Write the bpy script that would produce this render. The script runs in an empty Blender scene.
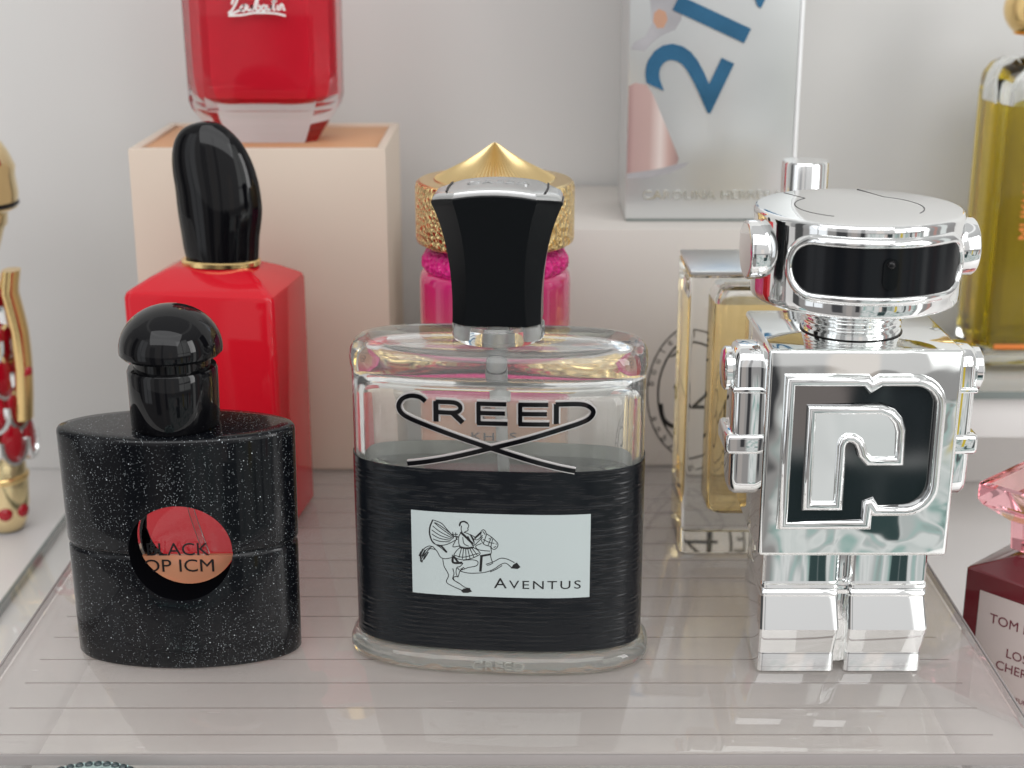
import bpy, bmesh, math, random
from mathutils import Vector, Matrix
random.seed(7)
R = math.radians
MM = 0.001
scene = bpy.context.scene
COL = scene.collection

# ------------------------------------------------------------------ camera
cam_d = bpy.data.cameras.new("camera")
cam = bpy.data.objects.new("camera", cam_d)
COL.objects.link(cam)
cam.location = (0, -0.339, 0.183)
cam.rotation_euler = (R(90 - 17.5), 0, 0)
cam_d.sensor_width = 36
cam_d.lens = 52.73
cam_d.clip_start = 0.01
cam_d.clip_end = 20
cam_d.dof.use_dof = True
cam_d.dof.focus_distance = 0.368
cam_d.dof.aperture_fstop = 17
scene.camera = cam

# ------------------------------------------------------------------ view
scene.view_settings.view_transform = 'Standard'
scene.view_settings.look = 'None'
scene.view_settings.exposure = -0.08
scene.view_settings.gamma = 1.0
scene.render.engine = 'CYCLES'
cy = scene.cycles
cy.max_bounces = 20
cy.transmission_bounces = 16
cy.transparent_max_bounces = 16
cy.glossy_bounces = 8
cy.diffuse_bounces = 8
cy.caustics_reflective = False
cy.caustics_refractive = True
cy.blur_glossy = 0.6
cy.sample_clamp_indirect = 4.0
cy.use_denoising = True

# ------------------------------------------------------------------ world: soft graded surround with made-up patches for reflections
world = bpy.data.worlds.new("World")
scene.world = world
world.use_nodes = True
WN = world.node_tree
WN.nodes.clear()


def wnode(t, **kw):
    n = WN.nodes.new(t)
    for k, v in kw.items():
        setattr(n, k, v)
    return n


def wmath(op, a, b=None, c=None, clamp=False):
    n = wnode('ShaderNodeMath', operation=op, use_clamp=clamp)
    for i, v in enumerate((a, b, c)):
        if v is None:
            continue
        if isinstance(v, (int, float)):
            n.inputs[i].default_value = v
        else:
            WN.links.new(v, n.inputs[i])
    return n.outputs[0]


tc = wnode('ShaderNodeTexCoord')
sep = wnode('ShaderNodeSeparateXYZ')
WN.links.new(tc.outputs['Generated'], sep.inputs[0])
negy = wmath('MULTIPLY', sep.outputs[1], -1.0)
AZ = wmath('MULTIPLY', wmath('ARCTAN2', sep.outputs[0], negy), 57.2958)     # 0 = straight behind the camera, + = to the right
EL = wmath('MULTIPLY', wmath('ARCSINE', sep.outputs[2]), 57.2958)


def wedge(x, lo, hi, s):
    up = wmath('DIVIDE', wmath('SUBTRACT', x, lo), s, clamp=True)
    dn = wmath('DIVIDE', wmath('SUBTRACT', hi, x), s, clamp=True)
    return wmath('MULTIPLY', up, dn)


ramp = wnode('ShaderNodeValToRGB')
WN.links.new(wmath('ADD', wmath('DIVIDE', EL, 180.0), 0.5), ramp.inputs[0])
cr = ramp.color_ramp
cr.elements[0].position = 0.0
cr.elements[0].color = (0.40, 0.38, 0.37, 1)
cr.elements[1].position = 1.0
cr.elements[1].color = (1.0, 1.0, 1.0, 1)
for p, c in ((0.40, (0.46, 0.44, 0.43, 1)), (0.50, (0.52, 0.51, 0.505, 1)), (0.66, (0.66, 0.66, 0.655, 1)), (0.8, (0.95, 0.95, 0.94, 1))):
    e = cr.elements.new(p)
    e.color = c
cur = ramp.outputs[0]
ENV_PATCHES = [  # az0, az1, el0, el1, softness, colour: windows, a person, and patches made up for reflections
    (-180, 180, -90, -40, 12, (0.42, 0.40, 0.39)),
    (-36, -22, -30, 24, 2.0, (0.10, 0.10, 0.105)),
    (-20, -12, -45, 30, 1.5, (0.60, 0.55, 0.52)),
    (-10, -4, -24, 40, 1.5, (0.07, 0.07, 0.075)),
    (-4, 60, -62, -8, 3.0, 'GOODS'),
    (6, 16, -7, 12, 2.0, (0.74, 0.66, 0.60)),
    (15.8, 25, -19.6, -10, 0.6, (0.07, 0.085, 0.09)),  # dark and pale patches added for the robot's front panel to mirror
    (15.8, 25, -34, -19.6, 0.6, (0.06, 0.10, 0.10)),
    (15.8, 19.4, -19.7, -11, 0.5, (1.15, 1.0, 0.93)),
    (20.2, 20.9, -26, -12, 0.3, (0.25, 0.30, 0.30)),
    (33, 36.5, -22, -6, 0.8, (0.95, 0.72, 0.08)),  # colour patches added for the chrome head to pick up
    (44, 47, -24, -6, 0.8, (0.10, 0.12, 0.12)),
    (50, 53, -20, -6, 0.8, (0.75, 0.30, 0.25)),
    (26, 56, -4, 40, 2.0, (2.7, 2.75, 2.7)),
    (38.6, 40.2, -4, 40, 0.4, (0.35, 0.35, 0.35)),
    (26, 56, 4, 5.6, 0.4, (0.35, 0.35, 0.35)),
    (60, 69, -46, 30, 2.5, (2.4, 2.45, 2.4)),
    (74, 80, -30, 30, 2.0, (0.75, 0.45, 0.40)),
    (84, 96, -30, 30, 2.0, (1.2, 1.25, 1.22)),
    (-66, -44, -18, 34, 2.0, (1.6, 1.65, 1.7)),
    (-56, -54.6, -18, 34, 0.4, (0.3, 0.3, 0.3)),
    (-84, -72, -35, 30, 2.0, (0.12, 0.12, 0.12)),
    (-100, -88, -30, 20, 2.0, (0.9, 0.88, 0.85)),
    (-180, 180, 52, 58, 2.0, (1.6, 1.6, 1.58)),
]
# made-up noise mottle of pale, mint and grey for the chrome to reflect
gn = wnode('ShaderNodeTexNoise')
gn.inputs['Scale'].default_value = 9.0
gn.inputs['Detail'].default_value = 2.0
gn.inputs['Distortion'].default_value = 0.6
WN.links.new(tc.outputs['Generated'], gn.inputs['Vector'])
refl_mottle = wnode('ShaderNodeValToRGB')
WN.links.new(gn.outputs[0], refl_mottle.inputs[0])
ge_ = refl_mottle.color_ramp.elements
ge_[0].position, ge_[0].color = 0.30, (0.16, 0.18, 0.18, 1)
ge_[1].position, ge_[1].color = 0.72, (0.45, 0.44, 0.43, 1)
for p, c in ((0.38, (0.50, 0.72, 0.67, 1)), (0.43, (0.86, 0.92, 0.90, 1)), (0.53, (1.15, 1.17, 1.15, 1)), (0.58, (0.74, 0.77, 0.76, 1)), (0.64, (0.58, 0.78, 0.74, 1))):
    e_ = ge_.new(p)
    e_.color = c
for a0, a1, e0, e1, s, c in ENV_PATCHES:
    m = wedge(EL, e0, e1, s)
    if a0 > -180:
        m = wmath('MULTIPLY', m, wedge(AZ, a0, a1, s))
    mx = wnode('ShaderNodeMixRGB')
    WN.links.new(m, mx.inputs[0])
    WN.links.new(cur, mx.inputs[1])
    if c == 'GOODS':
        WN.links.new(refl_mottle.outputs[0], mx.inputs[2])
    else:
        mx.inputs[2].default_value = (*c, 1)
    cur = mx.outputs[0]
bg = wnode('ShaderNodeBackground')
WN.links.new(cur, bg.inputs[0])
bg.inputs[1].default_value = 0.62
wo = wnode('ShaderNodeOutputWorld')
WN.links.new(bg.outputs[0], wo.inputs[0])


# ------------------------------------------------------------------ lamps: a ceiling panel, the shop window and an added front fill
def area(name, loc, target, size, power, color):
    d = bpy.data.lights.new(name, 'AREA')
    d.shape = 'RECTANGLE'
    d.size, d.size_y = size
    d.energy = power
    d.color = color
    o = bpy.data.objects.new(name, d)
    o.location = loc
    o.rotation_euler = (Vector(target) - Vector(loc)).to_track_quat('-Z', 'Y').to_euler()
    COL.objects.link(o)
    return o


area("window_light", (0.84, -0.48, 0.41), (-0.05, 0.05, 0.03), (0.24, 0.6), 2.7, (1.0, 0.99, 0.985))
area("ceiling_light", (-0.1, -0.62, 0.86), (-0.02, 0.10, 0.0), (1.2, 0.7), 6.6, (0.985, 0.99, 1.0))
area("front_light", (-0.2, -1.2, 0.56), (0, 0.15, 0.03), (3.2, 1.3), 4.2, (1.0, 0.985, 0.98))  # added unseen fill lamp, brightens the low areas from the front


# ------------------------------------------------------------------ materials
def new_mat(name):
    m = bpy.data.materials.new(name)
    m.use_nodes = True
    nt = m.node_tree
    nt.nodes.clear()
    out = nt.nodes.new('ShaderNodeOutputMaterial')
    return m, nt, out


def setin(n, k, v):
    if k in n.inputs:
        n.inputs[k].default_value = v


def pbr(name, color, rough=0.4, metal=0.0, ior=1.45, trans=0.0, coat=0.0, coat_rough=0.03, var=0.04, rvar=0.05,
        nscale=60, bump=None, sss=0.0, spec=0.5):
    """principled with a little procedural variation; bump = (scale, strength, distance in mm, kind)"""
    m, nt, out = new_mat(name)
    b = nt.nodes.new('ShaderNodeBsdfPrincipled')
    nt.links.new(b.outputs[0], out.inputs[0])
    tcn = nt.nodes.new('ShaderNodeTexCoord')
    nz = nt.nodes.new('ShaderNodeTexNoise')
    nz.inputs['Scale'].default_value = nscale
    nz.inputs['Detail'].default_value = 4
    nt.links.new(tcn.outputs['Object'], nz.inputs['Vector'])
    mx = nt.nodes.new('ShaderNodeMixRGB')
    nt.links.new(nz.outputs[0], mx.inputs[0])
    mx.inputs[1].default_value = (*[max(0, c * (1 - var)) for c in color], 1)
    mx.inputs[2].default_value = (*[min(1, c * (1 + var)) for c in color], 1)
    nt.links.new(mx.outputs[0], b.inputs['Base Color'])
    mr = nt.nodes.new('ShaderNodeMapRange')
    nt.links.new(nz.outputs[0], mr.inputs[0])
    mr.inputs[3].default_value = max(0, rough - rvar)
    mr.inputs[4].default_value = min(1, rough + rvar)
    nt.links.new(mr.outputs[0], b.inputs['Roughness'])
    setin(b, 'Metallic', metal)
    setin(b, 'IOR', ior)
    setin(b, 'Transmission Weight', trans)
    setin(b, 'Coat Weight', coat)
    setin(b, 'Coat Roughness', coat_rough)
    setin(b, 'Specular IOR Level', spec)
    if sss:
        setin(b, 'Subsurface Weight', sss)
        setin(b, 'Subsurface Scale', 0.004)
    if bump:
        sc, st, dist, kind = bump[:4]
        if kind == 'noise':
            t = nt.nodes.new('ShaderNodeTexNoise')
            t.inputs['Scale'].default_value = sc
            t.inputs['Detail'].default_value = bump[4] if len(bump) > 4 else 3
            o = t.outputs[0]
        else:
            t = nt.nodes.new('ShaderNodeTexVoronoi')
            t.inputs['Scale'].default_value = sc
            o = t.outputs['Distance']
        nt.links.new(tcn.outputs['Object'], t.inputs['Vector'])
        bp = nt.nodes.new('ShaderNodeBump')
        bp.inputs['Strength'].default_value = st
        bp.inputs['Distance'].default_value = dist * MM
        nt.links.new(o, bp.inputs['Height'])
        nt.links.new(bp.outputs[0], b.inputs['Normal'])
    m['bsdf'] = b.name
    return m


def glass(name, color=(1, 1, 1), ior=1.5, rough=0.0, absorb=None, dens=0.0, bump=None):
    m, nt, out = new_mat(name)
    g = nt.nodes.new('ShaderNodeBsdfGlass')
    g.inputs['Color'].default_value = (*color, 1)
    g.inputs['IOR'].default_value = ior
    g.inputs['Roughness'].default_value = rough
    nt.links.new(g.outputs[0], out.inputs[0])
    if bump:
        tcn = nt.nodes.new('ShaderNodeTexCoord')
        nz = nt.nodes.new('ShaderNodeTexNoise')
        nz.inputs['Scale'].default_value = bump[0]
        nt.links.new(tcn.outputs['Object'], nz.inputs['Vector'])
        bp = nt.nodes.new('ShaderNodeBump')
        bp.inputs['Strength'].default_value = bump[1]
        bp.inputs['Distance'].default_value = bump[2] * MM
        nt.links.new(nz.outputs[0], bp.inputs['Height'])
        nt.links.new(bp.outputs[0], g.inputs['Normal'])
    if absorb:
        v = nt.nodes.new('ShaderNodeVolumeAbsorption')
        v.inputs['Color'].default_value = (*absorb, 1)
        v.inputs['Density'].default_value = dens
        nt.links.new(v.outputs[0], out.inputs['Volume'])
    return m


def sheet(name, tint=(0.97, 0.97, 0.97), ior=1.49, rough=0.02, grooves=False, haze=0.0, haze_col=(0.7, 0.68, 0.66)):
    """clear acrylic sheet: lets light straight through, reflects by Fresnel; optional cut grooves on its lower face"""
    m, nt, out = new_mat(name)
    tr = nt.nodes.new('ShaderNodeBsdfTransparent')
    tr.inputs[0].default_value = (*tint, 1)
    gl = nt.nodes.new('ShaderNodeBsdfGlossy')
    gl.inputs['Roughness'].default_value = rough
    gl.inputs['Color'].default_value = (1, 1, 1, 1)
    # Schlick reflectance of a thin sheet, the same from either side
    ge = nt.nodes.new('ShaderNodeNewGeometry')
    dt = nt.nodes.new('ShaderNodeVectorMath'); dt.operation = 'DOT_PRODUCT'
    nt.links.new(ge.outputs['Normal'], dt.inputs[0]); nt.links.new(ge.outputs['Incoming'], dt.inputs[1])
    last = dt.outputs['Value']
    f0 = ((ior - 1) / (ior + 1)) ** 2
    for op, b_ in (('ABSOLUTE', None), ('SUBTRACT', 'inv'), ('POWER', 5.0), ('MULTIPLY', 1 - f0), ('ADD', f0)):
        n_ = nt.nodes.new('ShaderNodeMath'); n_.operation = op
        if b_ == 'inv':
            n_.inputs[0].default_value = 1.0
            nt.links.new(last, n_.inputs[1])
        else:
            nt.links.new(last, n_.inputs[0])
            if b_ is not None:
                n_.inputs[1].default_value = b_
        last = n_.outputs[0]
    mix = nt.nodes.new('ShaderNodeMixShader')
    nt.links.new(last, mix.inputs[0])
    base = tr.outputs[0]
    tcn = nt.nodes.new('ShaderNodeTexCoord')
    if haze:
        df = nt.nodes.new('ShaderNodeBsdfDiffuse')
        df.inputs[0].default_value = (*haze_col, 1)
        hz = nt.nodes.new('ShaderNodeMixShader')
        nz = nt.nodes.new('ShaderNodeTexNoise')
        nz.inputs['Scale'].default_value = 45
        nz.inputs['Detail'].default_value = 6
        nt.links.new(tcn.outputs['Object'], nz.inputs['Vector'])
        mr = nt.nodes.new('ShaderNodeMapRange')
        mr.inputs[3].default_value = haze * 0.92
        mr.inputs[4].default_value = haze * 1.08
        nt.links.new(nz.outputs[0], mr.inputs[0])
        hzf = mr.outputs[0]
        # fine scuffs
        sn = nt.nodes.new('ShaderNodeTexNoise')
        sn.inputs['Scale'].default_value = 900
        mp = nt.nodes.new('ShaderNodeMapping')
        mp.inputs['Scale'].default_value = (0.06, 0.5, 1)
        mp.inputs['Rotation'].default_value = (0, 0, 1.1)
        nt.links.new(tcn.outputs['Object'], mp.inputs[0])
        nt.links.new(mp.outputs[0], sn.inputs['Vector'])
        th = nt.nodes.new('ShaderNodeMapRange')
        th.inputs[1].default_value = 0.74
        th.inputs[2].default_value = 0.78
        th.inputs[4].default_value = 0.35
        nt.links.new(sn.outputs[0], th.inputs[0])
        ad = nt.nodes.new('ShaderNodeMath')
        ad.operation = 'ADD'
        ad.use_clamp = True
        nt.links.new(hzf, ad.inputs[0])
        nt.links.new(th.outputs[0], ad.inputs[1])
        nt.links.new(ad.outputs[0], hz.inputs[0])
        nt.links.new(base, hz.inputs[1])
        nt.links.new(df.outputs[0], hz.inputs[2])
        base = hz.outputs[0]
    if grooves:
        sp = nt.nodes.new('ShaderNodeSeparateXYZ')
        nt.links.new(tcn.outputs['Object'], sp.inputs[0])

        def mth(op, a, b):
            n = nt.nodes.new('ShaderNodeMath')
            n.operation = op
            for i, v in enumerate((a, b)):
                if isinstance(v, (int, float)):
                    n.inputs[i].default_value = v
                else:
                    nt.links.new(v, n.inputs[i])
            return n.outputs[0]
        ph = mth('MODULO', mth('ADD', sp.outputs[1], 0.0306 + 0.0123 * 20), 0.0123)
        ln = mth('LESS_THAN', ph, 0.0005)
        ins = mth('MULTIPLY', mth('GREATER_THAN', sp.outputs[0], -0.121), mth('LESS_THAN', sp.outputs[0], 0.112))
        low = mth('GREATER_THAN', sp.outputs[2], -0.0004)
        msk = mth('MULTIPLY', mth('MULTIPLY', ln, ins), low)
        gd = nt.nodes.new('ShaderNodeBsdfDiffuse')
        gd.inputs[0].default_value = (0.20, 0.165, 0.15, 1)
        g2 = nt.nodes.new('ShaderNodeMixShader')
        nt.links.new(mth('MULTIPLY', msk, 0.72), g2.inputs[0])
        nt.links.new(base, g2.inputs[1])
        nt.links.new(gd.outputs[0], g2.inputs[2])
        base = g2.outputs[0]
    nt.links.new(base, mix.inputs[1])
    nt.links.new(gl.outputs[0], mix.inputs[2])
    nt.links.new(mix.outputs[0], out.inputs[0])
    return m


def glitter(name):
    m, nt, out = new_mat(name)
    b = nt.nodes.new('ShaderNodeBsdfPrincipled')
    nt.links.new(b.outputs[0], out.inputs[0])
    tcn = nt.nodes.new('ShaderNodeTexCoord')
    vo = nt.nodes.new('ShaderNodeTexVoronoi')
    vo.inputs['Scale'].default_value = 3500
    nt.links.new(tcn.outputs['Object'], vo.inputs['Vector'])
    vs = nt.nodes.new('ShaderNodeSeparateColor')
    nt.links.new(vo.outputs['Color'], vs.inputs[0])
    a = nt.nodes.new('ShaderNodeMath'); a.operation = 'LESS_THAN'
    nt.links.new(vo.outputs['Distance'], a.inputs[0]); a.inputs[1].default_value = 0.27
    c = nt.nodes.new('ShaderNodeMath'); c.operation = 'GREATER_THAN'
    nt.links.new(vs.outputs[0], c.inputs[0])
    # patches with denser and sparser glitter
    nz = nt.nodes.new('ShaderNodeTexNoise'); nz.inputs['Scale'].default_value = 70
    nt.links.new(tcn.outputs['Object'], nz.inputs['Vector'])
    mr = nt.nodes.new('ShaderNodeMapRange')
    mr.inputs[1].default_value = 0.3; mr.inputs[2].default_value = 0.7
    mr.inputs[3].default_value = 0.9; mr.inputs[4].default_value = 0.45
    nt.links.new(nz.outputs[0], mr.inputs[0])
    nt.links.new(mr.outputs[0], c.inputs[1])
    k = nt.nodes.new('ShaderNodeMath'); k.operation = 'MULTIPLY'
    nt.links.new(a.outputs[0], k.inputs[0]); nt.links.new(c.outputs[0], k.inputs[1])
    br = nt.nodes.new('ShaderNodeMath'); br.operation = 'MULTIPLY'
    pw = nt.nodes.new('ShaderNodeMath'); pw.operation = 'POWER'; pw.inputs[1].default_value = 2.2
    nt.links.new(vs.outputs[1], pw.inputs[0])
    nt.links.new(k.outputs[0], br.inputs[0]); nt.links.new(pw.outputs[0], br.inputs[1])
    # a few larger flakes among the fine ones
    v2 = nt.nodes.new('ShaderNodeTexVoronoi'); v2.inputs['Scale'].default_value = 1500
    nt.links.new(tcn.outputs['Object'], v2.inputs['Vector'])
    s2 = nt.nodes.new('ShaderNodeSeparateColor'); nt.links.new(v2.outputs['Color'], s2.inputs[0])
    a2 = nt.nodes.new('ShaderNodeMath'); a2.operation = 'LESS_THAN'; a2.inputs[1].default_value = 0.2
    nt.links.new(v2.outputs['Distance'], a2.inputs[0])
    c2 = nt.nodes.new('ShaderNodeMath'); c2.operation = 'GREATER_THAN'; c2.inputs[1].default_value = 0.978
    nt.links.new(s2.outputs[0], c2.inputs[0])
    k2 = nt.nodes.new('ShaderNodeMath'); k2.operation = 'MULTIPLY'
    nt.links.new(a2.outputs[0], k2.inputs[0]); nt.links.new(c2.outputs[0], k2.inputs[1])
    tot = nt.nodes.new('ShaderNodeMath'); tot.operation = 'MAXIMUM'
    nt.links.new(br.outputs[0], tot.inputs[0]); nt.links.new(k2.outputs[0], tot.inputs[1])
    br = tot
    mx = nt.nodes.new('ShaderNodeMixRGB')
    nt.links.new(br.outputs[0], mx.inputs[0])
    mx.inputs[1].default_value = (0.003, 0.0035, 0.005, 1)
    mx.inputs[2].default_value = (0.60, 0.65, 0.68, 1)
    nt.links.new(mx.outputs[0], b.inputs['Base Color'])
    setin(b, 'Roughness', 0.2)
    setin(b, 'Specular IOR Level', 0.15)
    setin(b, 'Coat Weight', 0.28)
    setin(b, 'Coat Roughness', 0.03)
    return m


def ribbed_black(name):
    """black sleeve with fine uneven horizontal ribs"""
    m, nt, out = new_mat(name)
    b = nt.nodes.new('ShaderNodeBsdfPrincipled')
    nt.links.new(b.outputs[0], out.inputs[0])
    tcn = nt.nodes.new('ShaderNodeTexCoord')
    sp = nt.nodes.new('ShaderNodeSeparateXYZ')
    nt.links.new(tcn.outputs['Object'], sp.inputs[0])
    si = nt.nodes.new('ShaderNodeMath'); si.operation = 'MULTIPLY'; si.inputs[1].default_value = 4830.0
    nt.links.new(sp.outputs[2], si.inputs[0])
    sn = nt.nodes.new('ShaderNodeMath'); sn.operation = 'SINE'
    nt.links.new(si.outputs[0], sn.inputs[0])
    mp = nt.nodes.new('ShaderNodeMapping')
    mp.inputs['Scale'].default_value = (170, 170, 800)
    nt.links.new(tcn.outputs['Object'], mp.inputs[0])
    nz = nt.nodes.new('ShaderNodeTexNoise'); nz.inputs['Scale'].default_value = 1.0
    nz.inputs['Detail'].default_value = 1
    nt.links.new(mp.outputs[0], nz.inputs['Vector'])
    mk = nt.nodes.new('ShaderNodeMapRange')
    mk.inputs[1].default_value = 0.42; mk.inputs[2].default_value = 0.60
    nt.links.new(nz.outputs[0], mk.inputs[0])
    hm = nt.nodes.new('ShaderNodeMath'); hm.operation = 'MULTIPLY'
    nt.links.new(sn.outputs[0], hm.inputs[0]); nt.links.new(mk.outputs[0], hm.inputs[1])
    bp = nt.nodes.new('ShaderNodeBump')
    bp.inputs['Strength'].default_value = 0.7; bp.inputs['Distance'].default_value = 0.00012
    nt.links.new(hm.outputs[0], bp.inputs['Height'])
    nt.links.new(bp.outputs[0], b.inputs['Normal'])
    b.inputs['Base Color'].default_value = (0.004, 0.0055, 0.008, 1)
    setin(b, 'Roughness', 0.24)
    setin(b, 'Specular IOR Level', 0.32)
    return m


def ombre(name, stops, rough=0.05, trans=0.3):
    """lacquer that is itself graded from one colour to another up the bottle (object Z in metres)"""
    m, nt, out = new_mat(name)
    b = nt.nodes.new('ShaderNodeBsdfPrincipled')
    nt.links.new(b.outputs[0], out.inputs[0])
    tcn = nt.nodes.new('ShaderNodeTexCoord')
    sp = nt.nodes.new('ShaderNodeSeparateXYZ')
    nt.links.new(tcn.outputs['Object'], sp.inputs[0])
    mr = nt.nodes.new('ShaderNodeMapRange')
    mr.inputs[1].default_value = 0.0; mr.inputs[2].default_value = 0.095
    nt.links.new(sp.outputs[2], mr.inputs[0])
    rp = nt.nodes.new('ShaderNodeValToRGB')
    nt.links.new(mr.outputs[0], rp.inputs[0])
    el = rp.color_ramp.elements
    el[0].position, el[0].color = stops[0][0], (*stops[0][1], 1)
    el[1].position, el[1].color = stops[-1][0], (*stops[-1][1], 1)
    for p, c in stops[1:-1]:
        e = el.new(p); e.color = (*c, 1)
    nt.links.new(rp.outputs[0], b.inputs['Base Color'])
    setin(b, 'Roughness', rough)
    setin(b, 'Transmission Weight', trans)
    setin(b, 'Coat Weight', 0.5)
    return m


M = {}
M['white_board'] = pbr('white_board', (0.80, 0.78, 0.765), 0.35, var=0.02, nscale=12, coat=0.15)
M['wall_paint'] = pbr('wall_paint', (0.72, 0.715, 0.70), 0.6, var=0.03, nscale=7)
M['carton'] = pbr('carton', (0.62, 0.585, 0.545), 0.5, var=0.02, nscale=40, bump=(500, 0.1, 0.05, 'noise'))
M['cream_card'] = pbr('cream_card', (0.68, 0.575, 0.475), 0.45, var=0.02, nscale=30, bump=(700, 0.12, 0.05, 'noise'))
M['tan_card'] = pbr('tan_card', (0.62, 0.34, 0.18), 0.55, var=0.06, nscale=80)
M['acrylic'] = sheet('acrylic', (0.975, 0.965, 0.955), ior=1.62, grooves=True, haze=0.21, haze_col=(0.92, 0.855, 0.825), rough=0.02)
M['acrylic_side'] = sheet('acrylic_side', (0.9, 0.9, 0.9), haze=0.12)
M['acrylic_edge'] = pbr('acrylic_edge', (0.50, 0.46, 0.45), 0.25, trans=0.4)
M['pane'] = sheet('pane', (0.985, 0.99, 0.985), ior=1.2)
M['pane_edge'] = pbr('pane_edge', (0.22, 0.25, 0.24), 0.15)
M['clear_glass'] = glass('clear_glass', (0.985, 0.99, 0.985), 1.5)
M['clear_juice'] = glass('clear_juice', (0.97, 0.98, 0.95), 1.36, absorb=(0.8, 0.9, 0.75), dens=4)
M['gloss_black'] = pbr('gloss_black', (0.004, 0.004, 0.005), 0.04, var=0.0, rvar=0.015, nscale=30, spec=0.36)
M['satin_black'] = pbr('satin_black', (0.004, 0.005, 0.006), 0.2, var=0.0, rvar=0.03, nscale=30, spec=0.22)
M['ribbed_black'] = ribbed_black('ribbed_black')
M['label_back'] = pbr('label_back', (0.70, 0.71, 0.62), 0.6)
M['label_white'] = pbr('label_white', (0.50, 0.56, 0.56), 0.32, var=0.015, nscale=90)
M['ink'] = pbr('ink', (0.012, 0.012, 0.013), 0.45)
M['glitter'] = glitter('glitter')
M['silver'] = pbr('silver', (0.86, 0.87, 0.87), 0.13, metal=1.0, var=0.02, rvar=0.03)
M['brushed'] = pbr('brushed', (0.70, 0.71, 0.71), 0.30, metal=1.0, bump=(260, 0.06, 0.2, 'noise'))
M['chrome'] = pbr('chrome', (0.93, 0.94, 0.94), 0.035, metal=1.0, var=0.01, rvar=0.02, bump=(60, 0.25, 0.6, 'noise', 0))
M['chrome_wavy'] = pbr('chrome_wavy', (0.93, 0.95, 0.94), 0.04, metal=1.0, var=0.01, rvar=0.02, bump=(85, 0.4, 0.9, 'noise', 0.8))
M['chrome_head'] = pbr('chrome_head', (0.92, 0.93, 0.93), 0.05, metal=1.0, var=0.01, rvar=0.02)
M['groove'] = pbr('groove', (0.09, 0.09, 0.09), 0.5)
M['smoke_panel'] = pbr('smoke_panel', (0.010, 0.013, 0.015), 0.03, ior=2.6, var=0.1, bump=(60, 0.2, 0.5, 'noise', 0))
M['visor'] = pbr('visor', (0.007, 0.008, 0.010), 0.14, ior=1.45, var=0.0, rvar=0.02, spec=0.28)
M['hole_wall'] = pbr('hole_wall', (0.003, 0.003, 0.004), 0.6, spec=0.0, var=0.3)
M['outline'] = pbr('outline', (0.80, 0.76, 0.75), 0.22, metal=0.5)
M['red_lacquer'] = pbr('red_lacquer', (0.62, 0.010, 0.022), 0.07, coat=0.15, spec=0.4, var=0.03, nscale=20)
M['gold'] = pbr('gold', (0.92, 0.66, 0.30), 0.18, metal=1.0, var=0.03)
M['gold_pale'] = pbr('gold_pale', (0.90, 0.73, 0.42), 0.12, metal=1.0, bump=(150, 0.2, 0.4, 'noise'))
M['gold_hammered'] = pbr('gold_hammered', (0.88, 0.66, 0.32), 0.2, metal=1.0, bump=(620, 1.0, 0.9, 'voronoi'))
M['gold_satin'] = pbr('gold_satin', (0.80, 0.60, 0.30), 0.3, metal=1.0)
M['red_juice'] = pbr('red_juice', (0.98, 0.022, 0.05), 0.06, trans=0.06, ior=1.36, nscale=25)
M['faceted_glass'] = glass('faceted_glass', (0.99, 0.97, 0.97), 1.5)
M['pink_ombre'] = ombre('pink_ombre', [(0.0, (0.84, 0.52, 0.28)), (0.45, (0.90, 0.54, 0.33)), (0.66, (0.88, 0.45, 0.31)), (0.75, (0.80, 0.08, 0.20)), (0.86, (0.80, 0.03, 0.22)), (1.0, (0.72, 0.05, 0.25))])
M['magenta'] = pbr('magenta', (0.88, 0.02, 0.27), 0.15, trans=0.1, bump=(700, 1.0, 1.0, 'voronoi'))
M['amber_juice'] = glass('amber_juice', (0.99, 0.88, 0.64), 1.36)
M['orange_juice'] = sheet('orange_juice', (0.98, 0.62, 0.42), haze=0.55, haze_col=(0.92, 0.47, 0.28))
M['olive_juice'] = glass('olive_juice', (0.80, 0.69, 0.14), 1.36, absorb=(0.6, 0.5, 0.05), dens=20)
M['mirror_card'] = pbr('mirror_card', (0.68, 0.70, 0.70), 0.3, metal=0.6, var=0.01, bump=(10, 0.05, 0.6, 'noise'))
M['white_edge'] = pbr('white_edge', (0.93, 0.94, 0.94), 0.4)
M['blue_foil'] = pbr('blue_foil', (0.05, 0.175, 0.32), 0.15, metal=0.75, var=0.5, nscale=45)
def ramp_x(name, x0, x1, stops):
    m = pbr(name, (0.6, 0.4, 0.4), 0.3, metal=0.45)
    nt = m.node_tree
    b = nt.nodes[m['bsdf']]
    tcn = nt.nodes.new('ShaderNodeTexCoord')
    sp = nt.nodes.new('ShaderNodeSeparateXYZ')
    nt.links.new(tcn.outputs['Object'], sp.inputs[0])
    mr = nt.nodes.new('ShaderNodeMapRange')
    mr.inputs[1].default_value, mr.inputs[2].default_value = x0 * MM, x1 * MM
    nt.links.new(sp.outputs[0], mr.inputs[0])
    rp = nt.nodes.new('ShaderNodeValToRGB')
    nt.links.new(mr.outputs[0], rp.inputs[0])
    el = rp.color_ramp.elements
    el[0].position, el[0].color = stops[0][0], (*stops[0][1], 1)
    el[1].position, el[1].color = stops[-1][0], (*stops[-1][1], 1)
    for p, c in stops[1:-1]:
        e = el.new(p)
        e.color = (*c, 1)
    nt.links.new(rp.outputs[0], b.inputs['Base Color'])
    return m


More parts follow.
